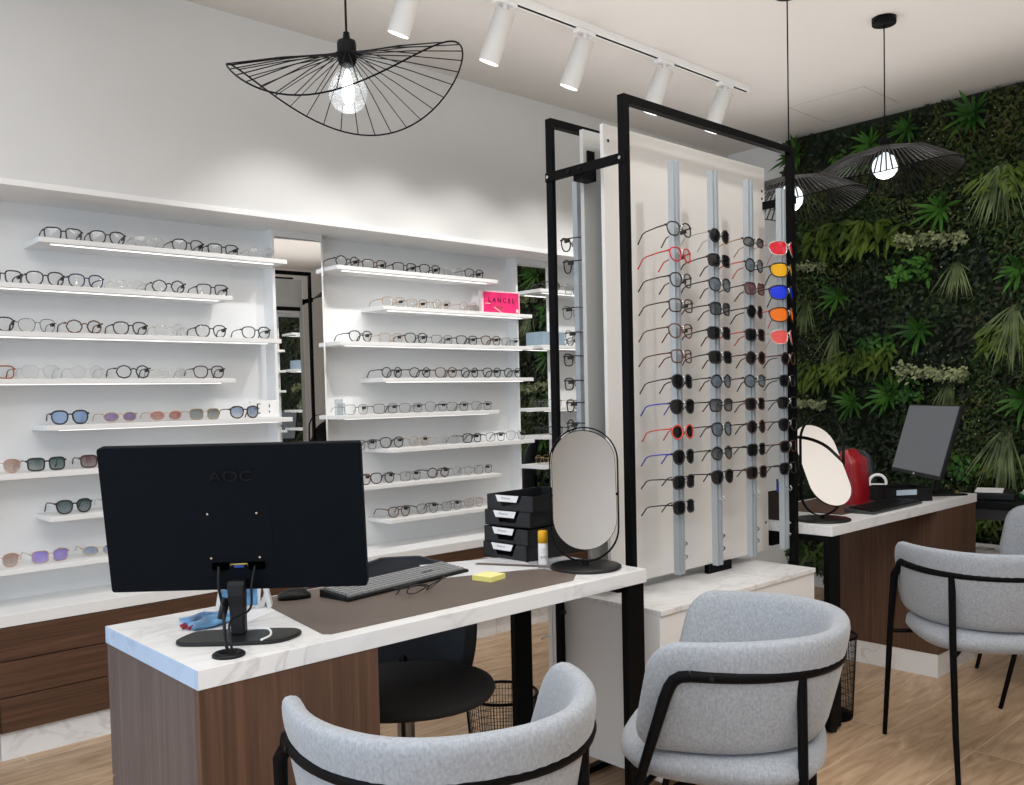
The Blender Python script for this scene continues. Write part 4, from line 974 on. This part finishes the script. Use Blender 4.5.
# ------------------------------------------------------------------ pendants
Q = dict(R=.2731, a1=.0293, b1=.0150, a2=-.0112, b2=-.0693, a3=-.0014, b3=.0030)
BULBG = clear_mat('bulb glass', (.96, .97, .98), .10, col=(.8, .85, .9), dens=.10)
def pendant(loc_xy, zhub, rot, scale, nrib, rr, label, glow, amp, drop, cap=True):
    t = thing('pendant_lamp', label, 'lamp', (loc_xy[0], loc_xy[1], zhub), rot, 'black wavy pendant lamps')
    def rp(th, k=1.0):
        z = Q['a1']*math.cos(th)+Q['b1']*math.sin(th)+Q['a2']*math.cos(2*th)+Q['b2']*math.sin(2*th)+Q['a3']*math.cos(3*th)+Q['b3']*math.sin(3*th); z = z*amp-drop
        return Vector((Q['R']*math.cos(th), Q['R']*math.sin(th), z))*scale
    MB().tube([rp(2*PI*i/72) for i in range(72)], .0021*scale, 6, closed=True).build('rim_wire', BLACK, t)
    w = MB()
    for i in range(nrib):
        e = rp(2*PI*(i+.5)/nrib); s_ = Vector((e.x, e.y, 0)).normalized()*.022*scale; s_.z = -.006
        w.tube([s_, e*.5+s_*.5+Vector((0, 0, .004+(.022 if scale > 1.01 else 0))), e], rr, 4)
    w.build('shade_ribs', BLACK if scale < 1.01 else pm('satin black ribs', (.007, .007, .008), .35, spec=.5), t)
    MB().lathe([(.0, .045), (.007, .045), (.009, .028), (.021, .024), (.0225, .018), (.0225, -.018), (.019, -.030), (.012, -.034), (0, -.034)], 24).build('socket', BLACK, t)
    MB().lathe([(.022*scale, -.004), (.028*scale, -.006), (.028*scale, -.009), (.02*scale, -.010)], 24, cap=False).build('hub_ring', BLACK, t)
    MB().tube([(0, 0, .040), (0, 0, HC-zhub)], .0028, 8).build('cord', BLACK, t)
    MB().lathe([(0, HC-zhub-.028), (.048, HC-zhub-.028), (.050, HC-zhub-.024), (.050, HC-zhub-.0005), (0, HC-zhub-.0005)], 28).build('ceiling_canopy', BLACK, t) if cap else MB().lathe([(0, HC-zhub-.008), (.006, HC-zhub-.008), (.006, HC-zhub-.0005), (0, HC-zhub-.0005)], 16).build('ceiling_cap', WHITE, t)
    b = scale
    bp = [(.012, -.030), (.015, -.038), (.024, -.050), (.037, -.066), (.0445, -.084), (.046, -.097), (.043, -.113), (.033, -.130), (.018, -.140), (0, -.143)]
    if scale > 1.01: bp = [(.012, -.034), (.018, -.042), (.036, -.052), (.049, -.070), (.053, -.092), (.049, -.115), (.034, -.134), (.014, -.143), (0, -.144)]
    bulb = MB(); bulb.lathe(bp, 28, cap=False); bo = bulb.build('bulb', BULBG if scale < 1.01 else pm('milky bulb', (.9, .95, .97), .3, emit=(.85, .95, 1), es=1.2), t)
    fz = [(.004, -.045), (.008, -.058), (.013, -.078), (.014, -.10), (.010, -.118), (.003, -.124)]
    if scale < 1.01: MB().lathe(fz, 12).build('filament', pm('filament glow', (1, 1, 1), .5, emit=(1, .97, .9), es=glow), t)
    return t
pendant((1.2, 1.85), 2.056, 0, 1.0, 38, .0013, 'black wire pendant lamp with wavy rim hanging over the front desk', 14, 1.0, .083)
pendant((3.877, 1.80), 2.282, math.radians(-32), 1.14, 84, .0032, 'black ribbed pendant lamp against the green wall', 12, .38, .122)
pendant((3.300, 1.922), 2.090, math.radians(-30), 1.06, 84, .0030, 'black ribbed pendant lamp half hidden behind the rack frame', 12, .38, .112)

# ------------------------------------------------------------------ green wall
rnd = random.Random(3)
def leaf(mb, p, d, n, L_, w, bend=.3, k=3):
    """leaf from p along d, normal n"""
    d = d.normalized(); s_ = d.cross(n).normalized(); pts = []
    prof = [(0, .15), (.35, 1), (.7, .8), (1, 0)] if k == 3 else [(0, .5), (.5, 1), (1, 0)]
    vs = []; fs = []
    for u, ww in prof:
        c = p+d*(L_*u)-n*(0)+Vector((0, 0, -bend*L_*u*u))
        if ww == 0: vs.append(c)
        else: vs += [c-s_*w*ww/2, c+s_*w*ww/2]
    m = len(prof)-1
    for i in range(m-1): fs.append((2*i, 2*i+1, 2*i+3, 2*i+2))
    fs.append((2*(m-1), 2*(m-1)+1, 2*m))
    mb.add(vs, fs)
def rvec(out=.8):
    a = rnd.uniform(0, 2*PI); return Vector((-out*rnd.uniform(.3, 1), math.cos(a), math.sin(a))).normalized()
def carpet(name, mat, n, L_, w, y0, y1, z0, z1, mask=None, label='', depth=(.0, .06)):
    mb = MB(); c = 0; tries = 0
    while c < n and tries < n*6:
        tries += 1
        y = rnd.uniform(y0, y1); z = rnd.uniform(z0, z1)
        if mask and not mask(y, z): continue
        c += 1
        p = Vector((GX-.005-rnd.uniform(*depth), y, z)); d = rvec(.7); nn = Vector((-1, rnd.uniform(-.6, .6), rnd.uniform(-.1, .9))).normalized()
        leaf(mb, p, d, nn, L_*rnd.uniform(.6, 1.3), w*rnd.uniform(.7, 1.3), .25)
    o = mb.build(name, mat); tag(o, label, 'foliage', kind='stuff'); return o
def nz(y, z, s, ph): return math.sin(y*s+ph)+math.sin(z*s*1.3+ph*2.1)+math.sin((y+z)*s*.7+ph*.7)+.7*math.sin((y*1.7-z)*s*1.9+ph)
DG = leaf_mat('dark green leaves', (.004, .010, .003), (.018, .038, .009), 5)
MG = leaf_mat('olive leaves', (.016, .026, .005), (.058, .080, .016), 6)
LG = leaf_mat('fresh green leaves', (.012, .055, .006), (.055, .17, .018), 5)
YG = leaf_mat('yellow green leaves', (.025, .05, .005), (.095, .15, .018), 5)
GG = leaf_mat('mid green leaves', (.006, .022, .004), (.028, .075, .012), 7)
BR = leaf_mat('brownish leaves', (.018, .014, .005), (.05, .042, .014), 6)
CR = leaf_mat('cream blossoms', (.16, .20, .09), (.46, .50, .28), 12)
TL = leaf_mat('silvery grass', (.03, .05, .015), (.17, .22, .09), 7)
def merged(name, layers, label):
    """one foliage carpet with a material per kind of leaf"""
    mb = MB(); idx = []; mats = []
    for mat, n, L_, w, y0, y1, z0, z1, mask, depth in layers:
        k0 = len(mb.f); c = 0; tries = 0
        while c < n and tries < n*6:
            tries += 1
            y = rnd.uniform(y0, y1); z = rnd.uniform(z0, z1)
            if mask and not mask(y, z): continue
            c += 1
            p = Vector((GX-.005-rnd.uniform(*depth), y, z)); nn = Vector((-1, rnd.uniform(-.6, .6), rnd.uniform(-.1, .9))).normalized()
            leaf(mb, p, rvec(.7), nn, L_*rnd.uniform(.6, 1.3), w*rnd.uniform(.7, 1.3), .25)
        idx += [len(mats)]*(len(mb.f)-k0); mats.append(mat)
    me = mb.mesh(name, None)
    for m_ in mats: me.materials.append(m_)
    me.polygons.foreach_set('material_index', idx)
    o = bpy.data.objects.new(name, me); COL.objects.link(o); tag(o, label, 'foliage', kind='stuff')
T_ = 2.80
merged('wall_foliage', [(DG, 19000, .034, .017, 1.3, 3.07, .1, T_, None, (0, .05)), (MG, 8000, .032, .011, 1.3, 3.07, .1, T_, lambda y, z: nz(y, z, 4.1, 1) > .3, (.02, .075)), (GG, 6000, .028, .013, 1.3, 3.07, .1, T_, lambda y, z: nz(y, z, 3.3, 2.5) > .2, (.03, .08)),
  (BR, 1100, .030, .010, 1.3, 3.07, .1, T_, lambda y, z: nz(y, z, 5.3, 4) > .7, (.03, .08)), (CR, 500, .008, .006, 1.3, 3.07, .1, T_, lambda y, z: nz(y, z, 6, 2) > .6, (.05, .09))], 'dense dark and olive small-leaved foliage covering the green wall')
merged('wall_foliage', [(DG, 6000, .06, .03, YF, 1.3, .1, T_, None, (0, .05)), (MG, 2500, .06, .02, YF, 1.3, .1, T_, lambda y, z: nz(y, z, 4.1, 1) > .1, (.02, .075))] , 'foliage of the green wall beyond the right picture edge')
def plant(kind, y, z, s=1.0):
    P0 = Vector((GX-.05, y, z)); mb = MB()
    if kind == 'rosette':
        for i in range(13):
            a = 2*PI*i/13+rnd.uniform(-.2, .2); d = Vector((-.55-rnd.uniform(0, .5), math.cos(a), math.sin(a)+.15))
            leaf(mb, P0, d, Vector((-1, 0, .35)), .135*s*rnd.uniform(.75, 1.15), .019*s, .2)
        for i in range(7):
            a = rnd.uniform(0, 2*PI); leaf(mb, P0+Vector((-.03, 0, 0)), Vector((-1.2, math.cos(a), math.sin(a)+.2)), Vector((-1, 0, .4)), .08*s, .02*s, .1)
        return mb, LG, 'rosette_plant', 'bright green rosette plant'
    if kind == 'cluster':
        for i in range(75):
            p = P0+Vector((-rnd.uniform(0, .05), max(-.13, min(.13, rnd.gauss(0, .085)))*s, max(-.05, min(.05, rnd.gauss(0, .035)))*s)); a = rnd.uniform(PI*1.1, PI*1.9)
            leaf(mb, p, Vector((-.5, math.cos(a)*.8, math.sin(a)+rnd.uniform(0, .6))), Vector((-1, rnd.uniform(-.5, .5), .5)), .065*s*rnd.uniform(.7, 1.3), .018*s, .3)
        return mb, YG, 'leafy_clump', 'yellow-green drooping leafy clump'
    if kind == 'bright':
        for i in range(70):
            p = P0+Vector((-rnd.uniform(0, .04), max(-.085, min(.085, rnd.gauss(0, .06)))*s, max(-.05, min(.05, rnd.gauss(0, .035)))*s))
            leaf(mb, p, rvec(.7), Vector((-1, rnd.uniform(-.5, .5), .6)), .04*s*rnd.uniform(.7, 1.3), .02*s, .2)
        return mb, LG, 'bright_clump', 'vivid green small-leaved clump'
    if kind == 'grass':
        for i in range(46):
            a = rnd.gauss(PI*1.5, .38); d = Vector((-.25-rnd.uniform(0, .35), math.cos(a)*.75, math.sin(a)))
            leaf(mb, P0+Vector((0, rnd.gauss(0, .012), 0)), d, Vector((-1, rnd.uniform(-.4, .4), .1)), .19*s*rnd.uniform(.6, 1.15), .0055*s, .25)
        return mb, TL, 'grass_tuft', 'drooping silvery grass tuft'
    if kind == 'blossom':
        for i in range(150):
            p = P0+Vector((-rnd.uniform(.0, .06), rnd.uniform(-.17, .17)*s, rnd.gauss(0, .017)*s)); p.z += -.10*(P0.y-p.y)*-1*0+ .12*(p.y-P0.y)
            for j in range(4): leaf(mb, p, Vector((-.8, rnd.uniform(-.8, .8), rnd.uniform(-.9, .6))), Vector((-1, rnd.uniform(-.5, .5), .6)), .026*s, .013*s, .2)
        return mb, CR, 'blossom_spray', 'cream white blossom spray'
PLW = [  # kind, y, z, scale, where
 ('rosette', 2.98, 2.70, 1.2, 'at the top left corner below the ceiling'), ('rosette', 2.50, 2.66, 1.0, 'below the ceiling behind the pendant cord'), ('rosette', 2.28, 2.70, .9, 'below the ceiling right of the pendant cord'),
 ('rosette', 1.93, 2.70, 1.25, 'high on the wall near the right picture edge'), ('rosette', 2.71, 1.80, 1.05, 'left of centre below the pendant'), ('rosette', 2.22, 1.56, 1.15, 'at mid height in the centre of the wall'),
 ('rosette', 2.40, 1.20, 1.2, 'left of the grey monitor'), ('rosette', 2.62, 1.16, 1.0, 'above the red bag'), ('rosette', 1.70, 1.84, 1.0, 'at the right picture edge at mid height'), ('rosette', 1.68, 1.16, 1.1, 'right of the grey monitor at picture edge'),
 ('rosette', 2.14, .88, 1.1, 'just above the rear desk monitor stand'), ('rosette', 2.10, 2.22, 1.2, 'directly behind the pendant bulb'),
 ('cluster', 2.70, 2.16, 1.4, 'left below the wavy pendant'), ('cluster', 2.48, 2.14, 1.4, 'just below the wavy pendant'), ('cluster', 1.72, 2.33, 1.3, 'at the right edge near the ceiling'), ('cluster', 2.86, 1.36, 1.2, 'beside the rack post at mid height'),
 ('cluster', 2.56, 1.42, 1.3, 'left of centre at mid height'), ('cluster', 1.74, 1.50, 1.3, 'at the right edge at mid height'), ('cluster', 2.78, .20, 1.3, 'under the rear desk at left'), ('cluster', 2.62, .26, 1.2, 'under the rear desk near its leg'),
 ('cluster', 1.84, .55, 1.2, 'right of the rear desk end'), ('cluster', 1.66, .82, 1.2, 'behind the furthest armchair'), ('cluster', 2.95, 2.45, 1.1, 'at the left edge above the rack post'), ('cluster', 1.94, .52, 1.0, 'just beyond the rear desk end'),
 ('bright', 2.26, 1.90, 1.2, 'in the centre under the cream blossoms'), ('bright', 2.46, 1.48, 1.1, 'left of the central rosette'), ('bright', 2.30, 1.22, 1.1, 'left of the monitor top'), ('bright', 2.62, 2.58, 1.1, 'high on the wall at left'), ('bright', 2.0, .80, 1.1, 'right behind the monitor stand'),
 ('grass', 1.78, 2.42, 1.6, 'high at the right picture edge'), ('grass', 2.02, 1.92, 1.0, 'right below the cream blossoms'), ('grass', 1.72, 1.66, 1.5, 'at the right edge at mid height'), ('grass', 2.72, 1.60, 1.0, 'left of centre at mid height'),
 ('grass', 2.92, 1.82, 1.1, 'beside the coloured sunglasses'), ('grass', 1.76, 1.02, 1.7, 'right of the monitor near the armchair'), ('grass', 2.92, .95, .9, 'beside the rack post low down'), ('grass', 2.74, .36, 1.2, 'seen under the rear desk'), ('grass', 2.06, 1.27, .9, 'behind the monitor top'),
 ('blossom', 2.14, 2.06, 1.15, 'in the upper middle right of the pendant'), ('blossom', 2.90, 2.0, .8, 'at left beside the red sunglasses'), ('blossom', 2.14, 1.32, 1.15, 'above the grey monitor'), ('blossom', 2.92, 1.16, .8, 'at left behind the tilted oval mirror'), ('blossom', 1.45, 2.0, 1.0, 'beyond the right picture edge')]
for kd, y, z, s_, wh in PLW:
    mb, mt_, nm_, lb = plant(kd, y, z, s_)
    o = mb.build(nm_, mt_); tag(o, f'{lb} {wh}', 'plant', {'rosette': 'rosette plants on the green wall', 'cluster': 'leafy clumps on the green wall', 'bright': 'vivid clumps on the green wall', 'grass': 'grass tufts on the green wall', 'blossom': 'blossom sprays on the green wall'}[kd])
# the same kinds continue out of view (seen only in the wall mirrors)
for i in range(16):
    kd = ['rosette', 'cluster', 'grass', 'blossom'][i % 4]; y = rnd.uniform(-2.2, 1.2); z = rnd.uniform(.6, 2.5)
    if i == 0: mass = {}
    mb, mt_, nm_, lb = plant(kd, y, z, 1.3)
    if mt_.name not in mass: mass[mt_.name] = (MB(), mt_)
    mass[mt_.name][0].add(mb.v, mb.f)
for k, (mb, mt_) in mass.items():
    tag(mb.build('distant_foliage', mt_), f'{k} of the green wall seen only in mirrors', 'foliage', kind='stuff')

# ------------------------------------------------------------------ light
def area(name, loc, rot, sx, sy, power, col=(1, 1, 1), spread=None):
    d = bpy.data.lights.new(name, 'AREA'); d.shape = 'RECTANGLE'; d.size = sx; d.size_y = sy; d.energy = power; d.color = col
    if spread: d.spread = spread
    o = bpy.data.objects.new(name, d); COL.objects.link(o); o.location = loc; o.rotation_euler = rot; return o
area('overhead_fill_a', (.2, -.2, 2.78), (0, 0, 0), 2.6, 2.2, 46, (1, .985, .96))  # overhead area fills, added out of view; no fitting is known there
area('overhead_fill_b', (.3, 2.1, 2.79), (0, 0, 0), .9, 1.6, 14, (1, .985, .96))
area('overhead_fill_c', (2.3, -.2, 2.79), (0, 0, 0), 1.6, .8, 20, (1, .985, .96))
area('window_daylight', (XL+.12, .8, 1.3), (0, math.radians(-90), 0), 2.2, 4.6, 62, (.66, .82, 1.0))
area('upward_fill_a', (3.1, 1.9, 2.40), (math.radians(180), 0, 0), 3.2, 2.2, 15, (1, .965, .93))  # added upward fill that brightens the ceiling, not a real fitting
area('upward_fill_c', (4.0, -.8, 2.30), (math.radians(180), 0, 0), 2.2, 2.2, 18, (1, .965, .93))  # added fill for the ceiling that the tilted oval mirror reflects
area('upward_fill_b', (.6, .2, 2.30), (math.radians(180), 0, 0), 2.4, 2.4, 26, (1, .965, .93))  # added upward fill for the ceiling around the camera
for i, x in enumerate((1.93, 2.44, 2.92, 3.47, 3.96)):
    d = bpy.data.lights.new('spot_lamp', 'SPOT'); d.energy = 24; d.spot_size = math.radians(75); d.spot_blend = .8; d.shadow_soft_size = .03; d.color = (1, .98, .95)
    o = bpy.data.objects.new('spot_lamp', d); COL.objects.link(o); o.location = (x, 2.76, 2.55)
    o.rotation_euler = (Vector((x-.0, 3.79, 1.15))-Vector(o.location)).to_track_quat('-Z', 'Y').to_euler()
for loc, pw, tgt in (((2.35, .9, 2.72), 22, (2.7, 1.95, 1.1)), ((3.6, 1.1, 2.72), 20, (3.7, 1.7, .7)), ((4.2, 1.4, 2.7), 16, (5.2, 2.2, 1.4))):
    d = bpy.data.lights.new('spot_lamp', 'SPOT'); d.energy = pw; d.spot_size = math.radians(85); d.spot_blend = .9; d.shadow_soft_size = .05; d.color = (1, .98, .95)
    o = bpy.data.objects.new('spot_lamp', d); COL.objects.link(o); o.location = loc; o.rotation_euler = (Vector(tgt)-Vector(loc)).to_track_quat('-Z', 'Y').to_euler()
for x, y, z, pw in ((1.2, 1.85, 1.85, 1.5), (3.877, 1.8, 2.10, 1.2), (3.3, 1.922, 1.88, 1.0)):
    d = bpy.data.lights.new('bulb_light', 'POINT'); d.energy = pw; d.shadow_soft_size = .04; d.color = (1, .97, .92)
    o = bpy.data.objects.new('bulb_light', d); COL.objects.link(o); o.location = (x, y, z)
w = bpy.data.worlds.new('World'); sc.world = w; w.use_nodes = True
w.node_tree.nodes['Background'].inputs['Color'].default_value = (.85, .92, 1, 1); w.node_tree.nodes['Background'].inputs['Strength'].default_value = 1.0
